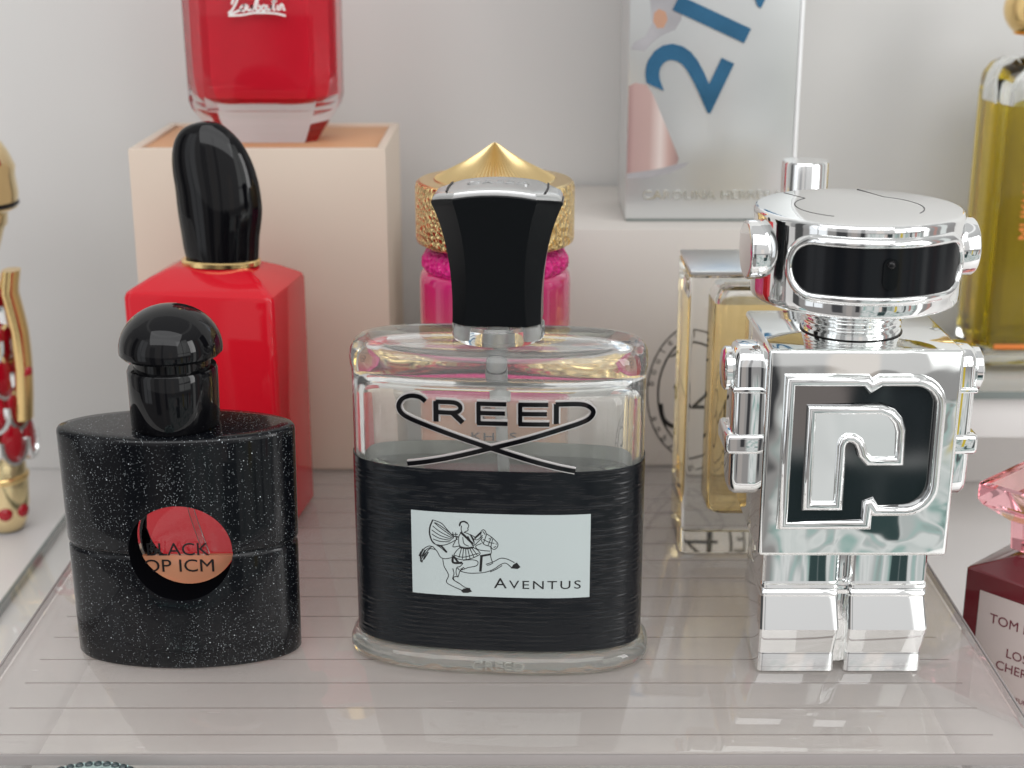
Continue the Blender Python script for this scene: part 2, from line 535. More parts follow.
# the picture printed on the mirrored box: a pink copper bottle
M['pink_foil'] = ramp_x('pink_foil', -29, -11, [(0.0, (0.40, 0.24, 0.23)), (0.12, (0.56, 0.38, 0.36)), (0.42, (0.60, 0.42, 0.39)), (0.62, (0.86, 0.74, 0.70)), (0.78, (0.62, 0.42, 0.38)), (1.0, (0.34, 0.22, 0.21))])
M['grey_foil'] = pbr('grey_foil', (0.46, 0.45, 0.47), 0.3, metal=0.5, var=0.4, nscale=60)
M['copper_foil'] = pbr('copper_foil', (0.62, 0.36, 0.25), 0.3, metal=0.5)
M['white_ink'] = pbr('white_ink', (0.85, 0.80, 0.78), 0.5)
M['orange_ink'] = pbr('orange_ink', (0.75, 0.22, 0.05), 0.5)
M['cherry_glass'] = pbr('cherry_glass', (0.16, 0.004, 0.012), 0.06, coat=0.6, var=0.05)
M['cherry_label'] = pbr('cherry_label', (0.68, 0.58, 0.55), 0.45)
M['cherry_ink'] = pbr('cherry_ink', (0.16, 0.02, 0.035), 0.5)
M['rose_glass'] = glass('rose_glass', (0.98, 0.80, 0.82), 1.5)
M['ruby'] = pbr('ruby', (0.55, 0.006, 0.02), 0.06, trans=0.3, coat=0.5)
M['tube'] = glass('tube', (0.93, 0.94, 0.93), 1.4)
M['plastic'] = pbr('plastic', (0.92, 0.93, 0.92), 0.25, trans=0.35)
M['milky_glass'] = pbr('milky_glass', (0.965, 0.975, 0.96), 0.0, trans=0.925, ior=1.5, var=0.0, rvar=0.0)
M['dense_glass'] = pbr('dense_glass', (0.93, 0.95, 0.90), 0.02, trans=0.86, ior=1.5, nscale=140, var=0.05, rvar=0.02, bump=(160, 0.5, 0.8, 'noise', 1))
M['dark_bead'] = pbr('dark_bead', (0.04, 0.06, 0.065), 0.12, coat=0.5)
M['pale_glass'] = glass('pale_glass', (0.86, 0.95, 0.95), 1.45)


# ------------------------------------------------------------------ object helpers
def thing(name, label, cat, loc, rz=0.0, group=None):
    o = bpy.data.objects.new(name, None)
    o.empty_display_size = 0.01
    COL.objects.link(o)
    o.location = [c * MM for c in loc]
    o.rotation_euler = (0, 0, R(rz))
    o['label'] = label
    o['category'] = cat
    if group:
        o['group'] = group
    return o


class MB:
    """collects geometry in millimetres, links it as ONE mesh object"""

    def __init__(s):
        s.v, s.f, s.m = [], [], []

    def add(s, verts, faces, mi=0):
        o = len(s.v)
        s.v += [tuple(p) for p in verts]
        s.f += [tuple(i + o for i in f) for f in faces]
        s.m += [mi] * len(faces)

    def loft(s, rings, cap0=True, cap1=True, closed=True, mi=0, flip=False):
        n = len(rings[0])
        vs = [p for r in rings for p in r]
        fs = []
        for i in range(len(rings) - 1):
            for j in range(n if closed else n - 1):
                k = (j + 1) % n
                fs.append((i * n + j, i * n + k, (i + 1) * n + k, (i + 1) * n + j))
        if cap0:
            fs.append(tuple(reversed(range(n))))
        if cap1:
            fs.append(tuple(range((len(rings) - 1) * n, len(rings) * n)))
        if flip:
            fs = [tuple(reversed(f)) for f in fs]
        s.add(vs, fs, mi)

    def lathe(s, prof, n=64, c=(0, 0), axis='z', mi=0, flip=False, cap0=True, cap1=True):
        rings = []
        for r, z in prof:
            ring = []
            for j in range(n):
                a = 2 * math.pi * j / n
                x, y = r * math.cos(a), r * math.sin(a)
                ring.append((c[0] + x, c[1] + y, z))
            rings.append(ring)
        if axis == 'x':
            rings = [[(p[2], p[0], p[1]) for p in r] for r in rings]
        if axis == 'y':
            rings = [[(p[0], -p[2], p[1]) for p in r] for r in rings]
        s.loft(rings, cap0, cap1, True, mi, flip)

    def box(s, x0, x1, y0, y1, z0, z1, bev=0.0, seg=2, mi=0):
        bm = bmesh.new()
        bmesh.ops.create_cube(bm, size=1)
        for v in bm.verts:
            v.co = Vector(((x0 + x1) / 2 + v.co.x * (x1 - x0), (y0 + y1) / 2 + v.co.y * (y1 - y0), (z0 + z1) / 2 + v.co.z * (z1 - z0)))
        if bev:
            bmesh.ops.bevel(bm, geom=list(bm.edges), offset=bev, segments=seg, profile=0.5, affect='EDGES')
        bm.verts.ensure_lookup_table()
        s.add([v.co[:] for v in bm.verts], [[v.index for v in f.verts] for f in bm.faces], mi)
        bm.free()

    def ribbon(s, pts, w, fmap, h0=0.0, h1=0.3, closed=False, mi=0, smooth=True, taper=False):
        """flat raised stroke along a 2-D polyline, mapped onto a surface by fmap(x, z, h)"""
        P = spline(pts, closed) if smooth else [Vector(p) for p in pts]
        n = len(P)
        L, Rr = [], []
        for i in range(n):
            if closed:
                d = (P[(i + 1) % n] - P[i - 1])
            else:
                d = P[min(i + 1, n - 1)] - P[max(i - 1, 0)]
            if d.length < 1e-9:
                d = Vector((1, 0))
            d.normalize()
            nn = Vector((-d.y, d.x))
            ww = w
            if taper:
                t = i / (n - 1)
                ww = w * (0.35 + 0.65 * math.sin(math.pi * t))
            L.append(P[i] + nn * ww / 2)
            Rr.append(P[i] - nn * ww / 2)
        rings = []
        for i in range(n):
            rings.append([fmap(L[i].x, L[i].y, h0), fmap(L[i].x, L[i].y, h1), fmap(Rr[i].x, Rr[i].y, h1), fmap(Rr[i].x, Rr[i].y, h0)])
        if closed:
            rings.append(rings[0])
            s.loft(rings, False, False, True, mi)
        else:
            s.loft(rings, True, True, True, mi)

    def poly(s, pts, fmap, h0, h1, mi=0):
        """filled flat shape with thickness"""
        n = len(pts)
        a = [fmap(p[0], p[1], h0) for p in pts]
        b = [fmap(p[0], p[1], h1) for p in pts]
        fs = [(i, (i + 1) % n, n + (i + 1) % n, n + i) for i in range(n)]
        fs.append(tuple(reversed(range(n))))
        fs.append(tuple(range(n, 2 * n)))
        s.add(a + b, fs, mi)

    def ridge(s, path, prof, fmap, mi=0):
        """closed path swept with a profile of (offset across, height)"""
        n = len(path)
        P = [Vector(p) for p in path]
        rings = []
        for i in range(n):
            d0 = (P[i] - P[i - 1]).normalized()
            d1 = (P[(i + 1) % n] - P[i]).normalized()
            n0 = Vector((-d0.y, d0.x)); n1 = Vector((-d1.y, d1.x))
            mnn = (n0 + n1)
            if mnn.length < 1e-6:
                mnn = n0
            mnn.normalize()
            k = min(1.6, 1 / max(0.4, mnn.dot(n0)))
            rings.append([fmap(P[i].x + mnn.x * o * k, P[i].y + mnn.y * o * k, h) for o, h in prof])
        rings.append(rings[0])
        s.loft(rings, False, False, False, mi)

    def patch(s, us, lo, hi, rows, fmap, h0, h1, mi=0, back_mi=None):
        """sheet between lo(u) and hi(u), wrapped on a surface, with thickness"""
        def grid(h):
            return [[fmap(u, lo(u) + (hi(u) - lo(u)) * r / rows, h) for r in range(rows + 1)] for u in us]
        A, B = grid(h1), grid(h0)
        s.loft(A, False, False, False, mi)
        s.loft(B, False, False, False, mi if back_mi is None else back_mi, flip=True)
        nu = len(us)
        for ea, eb in (([A[i][0] for i in range(nu)], [B[i][0] for i in range(nu)]),
                       ([A[i][-1] for i in range(nu)], [B[i][-1] for i in range(nu)]),
                       (A[0], B[0]), (A[-1], B[-1])):
            s.loft([ea, eb], False, False, False, mi)

    def text(s, body, size, fmap, h0, h1, x0=0.0, z0=0.0, align='CENTER', sx=1.0, rot=0.0, spacing=1.0, mi=0, offset=0.0):
        cu = bpy.data.curves.new('t', 'FONT')
        cu.body = body
        cu.size = size
        cu.align_x = align
        cu.space_character = spacing
        cu.extrude = 0.5
        cu.offset = offset
        cu.resolution_u = 4
        o = bpy.data.objects.new('t', cu)
        COL.objects.link(o)
        bpy.context.view_layer.update()
        me = bpy.data.meshes.new_from_object(o.evaluated_get(bpy.context.evaluated_depsgraph_get()))
        vs = []
        ca, sa = math.cos(R(rot)), math.sin(R(rot))
        for v in me.vertices:
            x, y = v.co.x * sx, v.co.y
            vs.append(fmap(x0 + x * ca - y * sa, z0 + x * sa + y * ca, h1 if v.co.z > 0 else h0))
        s.add(vs, [tuple(p.vertices) for p in me.polygons], mi)
        bpy.data.objects.remove(o)
        bpy.data.curves.remove(cu)
        bpy.data.meshes.remove(me)

    def build(s, name, mats, parent=None, smooth=35, fix=True, label=None, weld=True):
        me = bpy.data.meshes.new(name)
        me.from_pydata([(x * MM, y * MM, z * MM) for x, y, z in s.v], [], s.f)
        if not isinstance(mats, (list, tuple)):
            mats = [mats]
        for m in mats:
            me.materials.append(M[m])
        me.polygons.foreach_set('material_index', s.m)
        bm = bmesh.new()
        bm.from_mesh(me)
        if weld:
            bmesh.ops.remove_doubles(bm, verts=bm.verts, dist=2e-6)
        if fix:
            bmesh.ops.recalc_face_normals(bm, faces=bm.faces)
        bm.to_mesh(me)
        bm.free()
        if smooth:
            me.polygons.foreach_set('use_smooth', [True] * len(me.polygons))
            me.set_sharp_from_angle(angle=R(smooth))
        me.update()
        o = bpy.data.objects.new(name, me)
        COL.objects.link(o)
        if parent:
            o.parent = parent
        if label:
            o['label'] = label
        return o


def spline(pts, closed=False, sub=5):
    P = [Vector((p[0], p[1])) for p in pts]
    n = len(P)
    if n < 3:
        return [P[0].lerp(P[-1], i / 4) for i in range(5)]
    out = []
    segs = n if closed else n - 1
    for i in range(segs):
        if closed:
            a, b, c, d = P[i - 1], P[i], P[(i + 1) % n], P[(i + 2) % n]
        else:
            a, b, c, d = P[max(i - 1, 0)], P[i], P[i + 1], P[min(i + 2, n - 1)]
        for k in range(sub):
            t = k / sub
            out.append(0.5 * ((2 * b) + (c - a) * t + (2 * a - 5 * b + 4 * c - d) * t * t + (3 * b - a - 3 * c + d) * t ** 3))
    if not closed:
        out.append(P[-1].copy())
    return out


def sring(a, b, z, n=2.6, N=96, cx=0.0, cy=0.0):
    """superellipse ring"""
    out = []
    for j in range(N):
        t = 2 * math.pi * j / N
        c, s_ = math.cos(t), math.sin(t)
        out.append((cx + a * math.copysign(abs(c) ** (2 / n), c), cy + b * math.copysign(abs(s_) ** (2 / n), s_), z))
    return out


def rrect(x0, x1, y0, y1, r, z, seg=5):
    out = []
    for cx_, cy_, a0 in ((x1 - r, y1 - r, 0), (x0 + r, y1 - r, 90), (x0 + r, y0 + r, 180), (x1 - r, y0 + r, 270)):
        for k in range(seg + 1):
            a = R(a0 + 90 * k / seg)
            out.append((cx_ + r * math.cos(a), cy_ + r * math.sin(a), z))
    return out


def octring(hx, hy, ch, z, cx=0.0, cy=0.0):
    p = [(hx, -hy + ch), (hx, hy - ch), (hx - ch, hy), (-hx + ch, hy), (-hx, hy - ch), (-hx, -hy + ch), (-hx + ch, -hy), (hx - ch, -hy)]
    return [(cx + x, cy + y, z) for x, y in p]


def plane_map(y):
    return lambda x, z, h: (x, y - h, z)


# ------------------------------------------------------------------ the setting: white display shelf and its back wall
mb = MB()
mb.box(-700, 700, -85, 236, -58, -33.0, 1.0)
o = mb.build('floor', 'white_board'); o['kind'] = 'structure'
mb = MB()
mb.box(-700, 700, 231, 250, -32.9, 620, 0.5)
o = mb.build('wall', 'wall_paint'); o['kind'] = 'structure'

# clear riser the bottles stand on
t = thing('display_riser', 'wide clear acrylic riser with thin grooved lines carrying the front perfume bottles', 'riser', (0, 0, -33))
mb = MB()
mb.box(-130, 122, -38, 216, 30, 33, 0.5)
mb.v = [(x, y, z - 33) for x, y, z in mb.v]
o = mb.build('shelf_top', 'acrylic', t); o.location.z = 0.033
for x in (-130, 118.8):
    mb = MB()
    mb.box(x + 0.1, x + 3.1, -37.5, 215, 0.1, 29.9, 0.3)
    mb.build('side_panel', 'acrylic_side', t)
mb = MB(); mb.box(-130, 122, -38.9, -38.1, 30.1, 32.7, 0.2)
mb.build('front_edge', 'acrylic_edge', t)
for x in (122.1, -130.7):
    mb = MB(); mb.box(x, x + 0.6, -38, 216, 30.1, 32.9, 0.2)
    mb.build('side_edge', 'acrylic_edge', t)

# a glass pane lying on the floor under the riser; its left edge shows
t = thing('shelf_glass', 'flat glass shelf sheet with a dark left edge lying under the clear riser', 'glass shelf', (0, 0, -33))
mb = MB(); mb.box(-164, 116, -50, 222, 0.05, 3.6, 0.2)
mb.build('sheet', 'pane', t)
mb = MB(); mb.box(-165.2, -164.1, -50, 222, 0.05, 3.7, 0.2)
mb.build('ground_edge', 'pane_edge', t)

# white shelf step at the right, under the olive bottle
t = thing('shelf_step', 'white shelf step with a glass top at the right, under the olive bottle', 'shelf step', (190, 187, -33))
mb = MB(); mb.box(-58, 120, -36, 40, 42, 57, 0.4); mb.build('board', 'white_board', t)
mb = MB(); mb.box(-60, 122, -39, 41, 57.1, 59.9, 0.3); mb.build('glass_top', 'pane', t)
mb = MB(); mb.box(-60, 122, -39.5, -39.05, 57.1, 59.8, 0.1); mb.build('glass_edge', 'pane_edge', t)
mb = MB(); mb.box(-57, 118, 30, 39, 0.05, 41.9, 0.4); mb.build('support', 'white_board', t)

# ------------------------------------------------------------------ clear bottle with black sleeve (centre)
CA, CB, CN = 36.3, 15.2, 2.7


def creed_map(x, z, h):
    xx = max(-CA + 0.01, min(CA - 0.01, x))
    q = (1 - abs(xx / CA) ** CN)
    y = CB * q ** (1 / CN)
    # gradient of |x/a|^n + |y/b|^n
    gx = CN / CA * abs(xx / CA) ** (CN - 1) * (1 if xx > 0 else -1)
    gy = CN / CB * abs(y / CB) ** (CN - 1)
    l = math.hypot(gx, gy)
    return (xx + h * gx / l, -(y + h * gy / l), z)


def creed_ang(u, z, h):
    """u = parameter angle round the whole bottle, for the wrapped sleeve"""
    c, s_ = math.cos(u), math.sin(u)
    x = CA * math.copysign(abs(c) ** (2 / CN), c)
    y = CB * math.copysign(abs(s_) ** (2 / CN), s_)
    gx = CN / CA * abs(x / CA) ** (CN - 1) * (1 if x > 0 else -1)
    gy = CN / CB * abs(y / CB) ** (CN - 1) * (1 if y > 0 else -1)
    l = max(1e-9, math.hypot(gx, gy))
    return (x + h * gx / l, y + h * gy / l, z)


t = thing('perfume_bottle', 'clear glass bottle with a wide black wrap, horse rider label and flared black cap', 'perfume bottle', (-3.3, 14.6, 0.25), -4.5)
mb = MB()
foot = [(-0.4, 0.0), (0.9, 0.2), (1.8, 0.8), (2.2, 1.8), (2.2, 3.0), (1.8, 4.1), (0.8, 4.9), (0.0, 5.3), (-1.5, 5.45), (-6, 5.5)]
mb.loft([sring(CA + d, CB + d, z, CN) for d, z in foot], True, True)
mb.build('glass_foot', 'dense_glass', t, smooth=50)
mb = MB()
outer = [(-1.0, 5.55), (-0.3, 5.7), (0.0, 6.0), (0.0, 40), (0.0, 76.0),
         (0.35, 77.2), (0.45, 79.0), (0.2, 80.8), (-0.7, 82.4), (-2.0, 83.2), (-4.0, 83.5)]
mb.loft([sring(CA + d, CB + d, z, CN) for d, z in outer], True, True)
inner = [(-8.5, 6.6), (-5.5, 7.0), (-3.6, 8.5), (-3.0, 11), (-3.0, 40), (-3.0, 70.0), (-3.6, 73.5), (-5.5, 75.4), (-8.5, 76.0)]
mb.loft([sring(CA + d, CB + d, z, CN) for d, z in inner], True, True, flip=True)
mb.build('glass_body', 'milky_glass', t, smooth=50, fix=False)
mb = MB()
liq = [(-8.4, 6.5), (-5.4, 6.9), (-3.5, 8.4), (-2.9, 11), (-2.9, 40), (-2.9, 50.5)]
mb.loft([sring(CA + d, CB + d, z, CN) for d, z in liq], True, True)
mb.build('liquid', 'clear_juice', t, smooth=50)
# neck ring and spray tube
mb = MB()
mb.lathe([(8.0, 83.6), (11.0, 83.7), (11.4, 84.6), (11.3, 87.2), (10.6, 88.0), (4, 88.0)], 48)
mb.build('neck_ring', 'milky_glass', t)
mb = MB(); mb.lathe([(2.9, 88.1), (2.9, 89.2), (0.5, 89.2)], 24); mb.lathe([(2.6, 76.1), (2.7, 76.5), (2.6, 88.0)], 24)
for s_ in (-1, 1):
    mb.lathe([(2.2, 84.2), (2.4, 85.0), (2.2, 87.0)], 16, (s_ * 7.4, -3))
mb.build('pump', 'plastic', t)
mb = MB()
rings = []
for i in range(13):
    z = 75.8 - i * 5.6
    rings.append(sring(1.5, 1.5, z, 2, 16, cx=0.6 + 0.05 * i * i * 0.6, cy=0.3 * i * 0.3))
mb.loft(rings)
mb.lathe([(2.4, 69.5), (2.6, 70.2), (2.6, 74.0), (2.0, 74.9)], 20, (0.5, 0))
mb.build('spray_tube', 'plastic', t)
# black wrap all round, grey inside
mb = MB()
us = [2 * math.pi * i / 144 for i in range(145)]
mb.patch(us, lambda u: 6.1, lambda u: 54.0, 6, creed_ang, 0.04, 0.28, 0, 1)
wrap = mb.build('wrap', ['ribbed_black', 'label_back'], t, smooth=60)
# white label
LX0, LX1, LZ0, LZ1 = -20.3, 23.5, 20.9, 43.0
mb = MB()
xs = [LX0 + (LX1 - LX0) * i / 40 for i in range(41)]
mb.patch(xs, lambda x: LZ0, lambda x: LZ1, 2, creed_map, 0.30, 0.42)
lab = mb.build('label', 'label_white', t, smooth=60)
LCX = (LX0 + LX1) / 2
LCZ = (LZ0 + LZ1) / 2


def art(X, Y):
    return (LCX + (X - 518) * 0.0528, LCZ + (331 + (X - 102) * 0.0385 - Y) * 0.0605)


def arts(pts):
    return [art(*p) for p in pts]


mb = MB()
thin = [
    # cloak outline and folds
    [(205, 188), (228, 195), (250, 205), (275, 232), (300, 255), (326, 262)], [(205, 188), (193, 215), (190, 245), (198, 275), (216, 295), (245, 299), (275, 293), (306, 278), (322, 270)],
    [(212, 200), (245, 225), (300, 262)], [(205, 215), (240, 240), (300, 268)], [(200, 232), (240, 256), (296, 272)], [(200, 250), (235, 268), (290, 277)],
    [(206, 272), (240, 282), (285, 283)], [(218, 200), (255, 222), (300, 256)], [(298, 240), (302, 268)], [(312, 242), (314, 268)], [(296, 250), (322, 250)], [(296, 260), (322, 259)],
    # head
    [(331, 215), (330, 205), (342, 195), (360, 195), (371, 206), (373, 216), (369, 222), (370, 232), (358, 238), (350, 242)], [(340, 212), (338, 228), (342, 240)],
    # torso, arms
    [(342, 240), (328, 256), (326, 285), (331, 306)], [(352, 241), (372, 248), (390, 262), (398, 284), (394, 308)], [(331, 306), (362, 312), (394, 308)],
    [(380, 250), (408, 262), (432, 242)], [(392, 268), (412, 274), (438, 254)], [(345, 262), (350, 290), (372, 302)], [(320, 262), (304, 290), (300, 305), (334, 300)],
    # skirt
    [(331, 308), (312, 326), (302, 346), (322, 358), (352, 362), (390, 354), (425, 336), (412, 318), (394, 308)], [(338, 312), (326, 352)], [(348, 314), (342, 358)],
    [(358, 315), (360, 360)], [(368, 314), (378, 357)], [(378, 312), (396, 350)], [(388, 310), (412, 342)], [(305, 342), (350, 350), (420, 332)],
    # horse head and neck
    [(430, 238), (440, 230), (450, 236), (456, 248), (478, 262), (498, 280), (508, 292), (506, 306), (494, 316), (482, 314), (474, 304), (452, 298), (438, 288), (430, 268), (430, 238)],
    [(438, 236), (450, 252)], [(456, 250), (440, 292)], [(478, 264), (462, 300)], [(484, 270), (476, 304)], [(438, 272), (470, 286), (492, 290)], [(498, 292), (503, 294)], [(488, 308), (500, 304)],
    [(432, 290), (405, 302), (420, 318), (472, 324)], [(474, 304), (478, 326), (474, 345), (482, 372)], [(400, 298), (438, 262)],
    # croup, tail, belly
    [(205, 306), (225, 328), (240, 352), (262, 358), (296, 352)], [(222, 298), (245, 312), (266, 330)], [(205, 306), (184, 304), (160, 318), (144, 340)], [(215, 318), (190, 316), (172, 334), (150, 378)],
    [(200, 306), (170, 322), (150, 352)], [(192, 312), (165, 340), (142, 372)],
    [(330, 412), (365, 420), (410, 421), (455, 416), (492, 402), (520, 384), (545, 378), (572, 398)],
    # fore legs
    [(452, 382), (490, 370), (520, 356), (552, 360), (585, 376)], [(472, 416), (500, 404), (528, 388)], [(456, 386), (470, 384), (486, 376)],
    # hind legs
    [(250, 360), (256, 392), (276, 430), (266, 462), (300, 482), (340, 498)], [(296, 400), (302, 424), (296, 448), (325, 466), (352, 484), (378, 490)], [(318, 436), (300, 440), (306, 456), (332, 470)],
    # rider leg and saddle cloth
    [(345, 364), (390, 362), (414, 370), (408, 388), (370, 396), (346, 404), (334, 400)], [(345, 378), (330, 392), (316, 396), (312, 420), (320, 440)], [(346, 404), (330, 412), (322, 438)], [(296, 340), (296, 376), (344, 378)],
    [(318, 398), (332, 408), (346, 396), (352, 404)],
]
for st in thin:
    mb.ribbon(arts(st), 0.19, creed_map, 0.425, 0.46)
thick = [
    ([(205, 190), (192, 220), (190, 250), (200, 280), (214, 294)], 0.34), ([(335, 240), (360, 262), (392, 292)], 0.55), ([(331, 306), (362, 311), (392, 307)], 0.5),
    ([(400, 268), (432, 240)], 0.45), ([(432, 344), (426, 414)], 0.62), ([(425, 346), (474, 338)], 0.5), ([(222, 298), (246, 304), (270, 330)], 0.4), ([(298, 348), (300, 374), (342, 374)], 0.5),
    ([(300, 345), (325, 376)], 0.5), ([(331, 212), (336, 198), (352, 194), (368, 202)], 0.4), ([(158, 318), (145, 345), (148, 376)], 0.4), ([(168, 322), (152, 350)], 0.4), ([(182, 330), (160, 364)], 0.3),
    ([(148, 330), (138, 350)], 0.35), ([(380, 250), (398, 284)], 0.3), ([(368, 258), (392, 300)], 0.3),
]
for st, w in thick:
    mb.ribbon(arts(st), w, creed_map, 0.425, 0.465)
for st in ([(334, 500), (346, 490), (372, 487), (386, 503), (366, 509), (344, 509)], [(568, 401), (580, 384), (596, 376), (613, 396), (600, 404)]):
    mb.poly(arts(st), creed_map, 0.425, 0.465)
mb.ribbon(arts([(467, 268), (470, 271)]), 0.3, creed_map, 0.425, 0.465)
mb.build('emblem', 'ink', lab, smooth=0)
mb = MB()
zb = LCZ - 8.55
mb.text('A', 3.9, creed_map, 0.425, 0.465, 0.1, zb, 'LEFT', 1.2)
mb.text('VENTUS', 3.15, creed_map, 0.425, 0.465, 3.8, zb - 0.02, 'LEFT', 1.32, spacing=1.24)
mb.build('lettering', 'ink', lab, smooth=0)
# raised black lettering on the glass
Cst = [(-16.9, 72.4), (-18.3, 73.6), (-20.6, 73.8), (-22.6, 72.6), (-23.5, 70.4), (-22.8, 68.3), (-20.8, 66.9), (-16.5, 65.2), (-9.0, 62.6), (-1.3, 60.1), (8.0, 57.2), (14.5, 55.4), (18.8, 54.4)]
Dst = [(14.2, 66.4), (14.2, 72.5), (19.0, 72.5), (21.4, 71.9), (22.8, 70.2), (22.2, 68.3), (20.2, 66.9), (15.5, 65.2), (7.5, 62.6), (-1.3, 60.1), (-11.0, 57.4), (-17.5, 55.9), (-21.6, 55.1)]
LET = [Cst]
D1 = [(14.2, 66.6), (14.2, 72.5)]
D2 = [(14.0, 72.5)] + Dst[2:]
R1 = [(-14.4, 66.5), (-14.4, 72.6)]
R2 = [(-14.4, 72.5), (-10.2, 72.5), (-8.7, 71.6), (-8.7, 70.2), (-10.2, 69.4), (-14.0, 69.4)]
R3 = [(-10.4, 69.3), (-8.0, 66.5)]


def Elet(x):
    return [[(x, 66.3), (x, 72.6)], [(x - 0.4, 72.4), (x + 6.6, 72.4)], [(x, 69.6), (x + 6.3, 69.6)], [(x - 0.4, 66.5), (x + 6.9, 66.5)]]


adj = lambda st: [(x + 0.8, 66 + (z - 66) * 0.83 if z > 66 else z) for x, z in st]
strokes = [(adj(a_), w_) for a_, w_ in [(Cst, 1.05), (D1, 1.2), (D2, 1.05), (R1, 1.2), (R2, 1.0), (R3, 1.2)] + [(q, 1.0) for x in (-4.2, 5.7) for q in Elet(x)]]
mb = MB()
for i, (st, w) in enumerate(strokes):
    sm = len(st) > 2
    dh = 0.012 * i
    mb.ribbon(st, w + 0.75, creed_map, 0.05, 0.46 + dh, smooth=True, mi=1)
    mb.ribbon(st, w, creed_map, 0.3, 0.85 + dh, smooth=True, mi=0)
mb.build('raised_lettering', ['gloss_black', 'outline'], t, smooth=40, weld=False)
mb = MB()


def base_map(x, z, h):
    p = creed_map(x, z, h + 2.05)
    return p


mb.text('CREED', 3.4, base_map, 0, 0.5, 1.2, 1.7, 'CENTER', 1.3)
mb.build('base_lettering', 'dense_glass', t, smooth=0)
# flared black cap
mb = MB()
rings = []
H0, H1 = 88.2, 119.2
for i in range(25):
    q = i / 24
    z = H0 + (H1 - H0) * q
    fl = q ** 2.1
    hx = 10.7 + 4.9 * fl - 0.25 * math.sin(q * math.pi)
    hy = 8.4 + 1.3 * fl
    ch = 3.2 + 2.6 * q
    rings.append(octring(hx, hy, ch, z))


def subdiv_ring(r, k=4):
    out = []
    for i in range(len(r)):
        a, b = Vector(r[i]), Vector(r[(i + 1) % len(r)])
        for j in range(k):
            out.append(tuple(a.lerp(b, j / k)))
    return out


rings = [subdiv_ring(r, 6) for r in rings]


def archtop(r, drop, grow=0.0):
    return [(x * (1 + grow), y * (1 + grow), z - drop * (x / 15.5) ** 2) for x, y, z in r]


for i in range(25):
    q = i / 24
    rings[i] = archtop(rings[i], 2.2 * q ** 3)
top = rings[-1]
rings.append([(x * 1.0, y * 1.0, z + 0.5) for x, y, z in top])
rings.append([(x * 0.985, y * 0.98, z + 0.8) for x, y, z in top])
mb.loft(rings, True, False)
# cover for the arched top as a strip grid
def arch_grid(hx, hy, ztop, drop, nx=24):
    return [[(x, y, ztop - drop * (x / 15.5) ** 2) for y in (-hy, hy)] for x in [(-hx + 2 * hx * i / nx) for i in range(nx + 1)]]


cap = mb.build('cap', 'satin_black', t, smooth=30)
mb = MB()
ring1 = [subdiv_ring(octring(15.5, 9.6, 5.6, 0), 6)]
def topring(sx, z):
    return [(x * sx, y * sx, z - 2.2 * (x * sx / 15.5) ** 2) for x, y, _ in ring1[0]]
mb.loft([topring(0.985, 119.8), topring(0.985, 120.3), topring(0.95, 121.1), topring(0.9, 121.3), topring(0.6, 121.4), topring(0.3, 121.45), topring(0.02, 121.45)], False, True)
mb.build('cap_plate', 'brushed', cap, smooth=40)
def plate_map(x, y, h):
    return (x, y, 121.5 + h - 2.2 * (x / 15.5) ** 2)
for s_ in (-1, 1):
    mb = MB(); mb.ribbon([(s_ * 11.6, -6.6), (s_ * 11.9, 0), (s_ * 11.6, 6.6)], 0.45, plate_map, -0.12, 0.06, mi=0)
    mb.build('seam', 'ink', cap, smooth=0)
mb = MB()
mb.text('CREED', 4.4, plate_map, 0.0, 0.16, 0, -1.2, 'CENTER', 1.15)
mb.build('cap_lettering', 'brushed', cap, smooth=0)

# ------------------------------------------------------------------ black glitter bottle with a round window (left)
t = thing('perfume_bottle', 'black glitter bottle with a round see-through window and mushroom cap', 'perfume bottle', (-83.4, 12.6, 0.25), 1.0)


def lens_ring(hx, hy, z, N=120):
    """lens-shaped outline with rounded ends"""
    return sring(hx, hy, z, 1.93, N)


mb = MB()
prof = [(-1.6, 0.0), (-0.5, 0.25), (0.0, 1.0)]
for z in (8, 16, 24, 29.6):
    prof.append((0.35 * (z / 30), z))
prof += [(0.25, 30.2), (-0.35, 30.7), (-0.35, 31.1), (0.25, 31.5), (0.5, 32.2)]
for z in (38, 46, 54, 60.0):
    prof.append((0.5 + 0.35 * ((z - 32) / 28) ** 1.3, z))
prof += [(0.75, 60.8), (0.3, 61.4), (-0.6, 61.7), (-3.0, 61.75)]
mb.loft([lens_ring(28.6 + d, 12.1 + d * 0.8, z) for d, z in prof], True, True)
body = mb.build('glass_body', ['glitter', 'hole_wall'], t, smooth=0)
HZ, HR, HXc = 31.9, 12.7, 1.4
cut = MB(); cut.lathe([(HR, -40), (HR, 40)], 72, (HXc, HZ), axis='y', mi=1)
# lathe on axis y: x = cx + r cos, z = cy + r sin
co = cut.build('cutter', ['glitter', 'hole_wall'], None, smooth=0)
co.parent = t
bpy.context.view_layer.update()
mod = body.modifiers.new('hole', 'BOOLEAN'); mod.object = co; mod.operation = 'DIFFERENCE'; mod.solver = 'EXACT'
bv = body.modifiers.new('soft', 'BEVEL'); bv.width = 0.0011; bv.segments = 3; bv.limit_method = 'ANGLE'; bv.angle_limit = R(50)
bpy.context.view_layer.update()
me = bpy.data.meshes.new_from_object(body.evaluated_get(bpy.context.evaluated_depsgraph_get()))
body.modifiers.clear()
body.data = me
me.name = 'glass_body'
bpy.data.objects.remove(co)
me.polygons.foreach_set('use_smooth', [True] * len(me.polygons))
me.set_sharp_from_angle(angle=R(38))
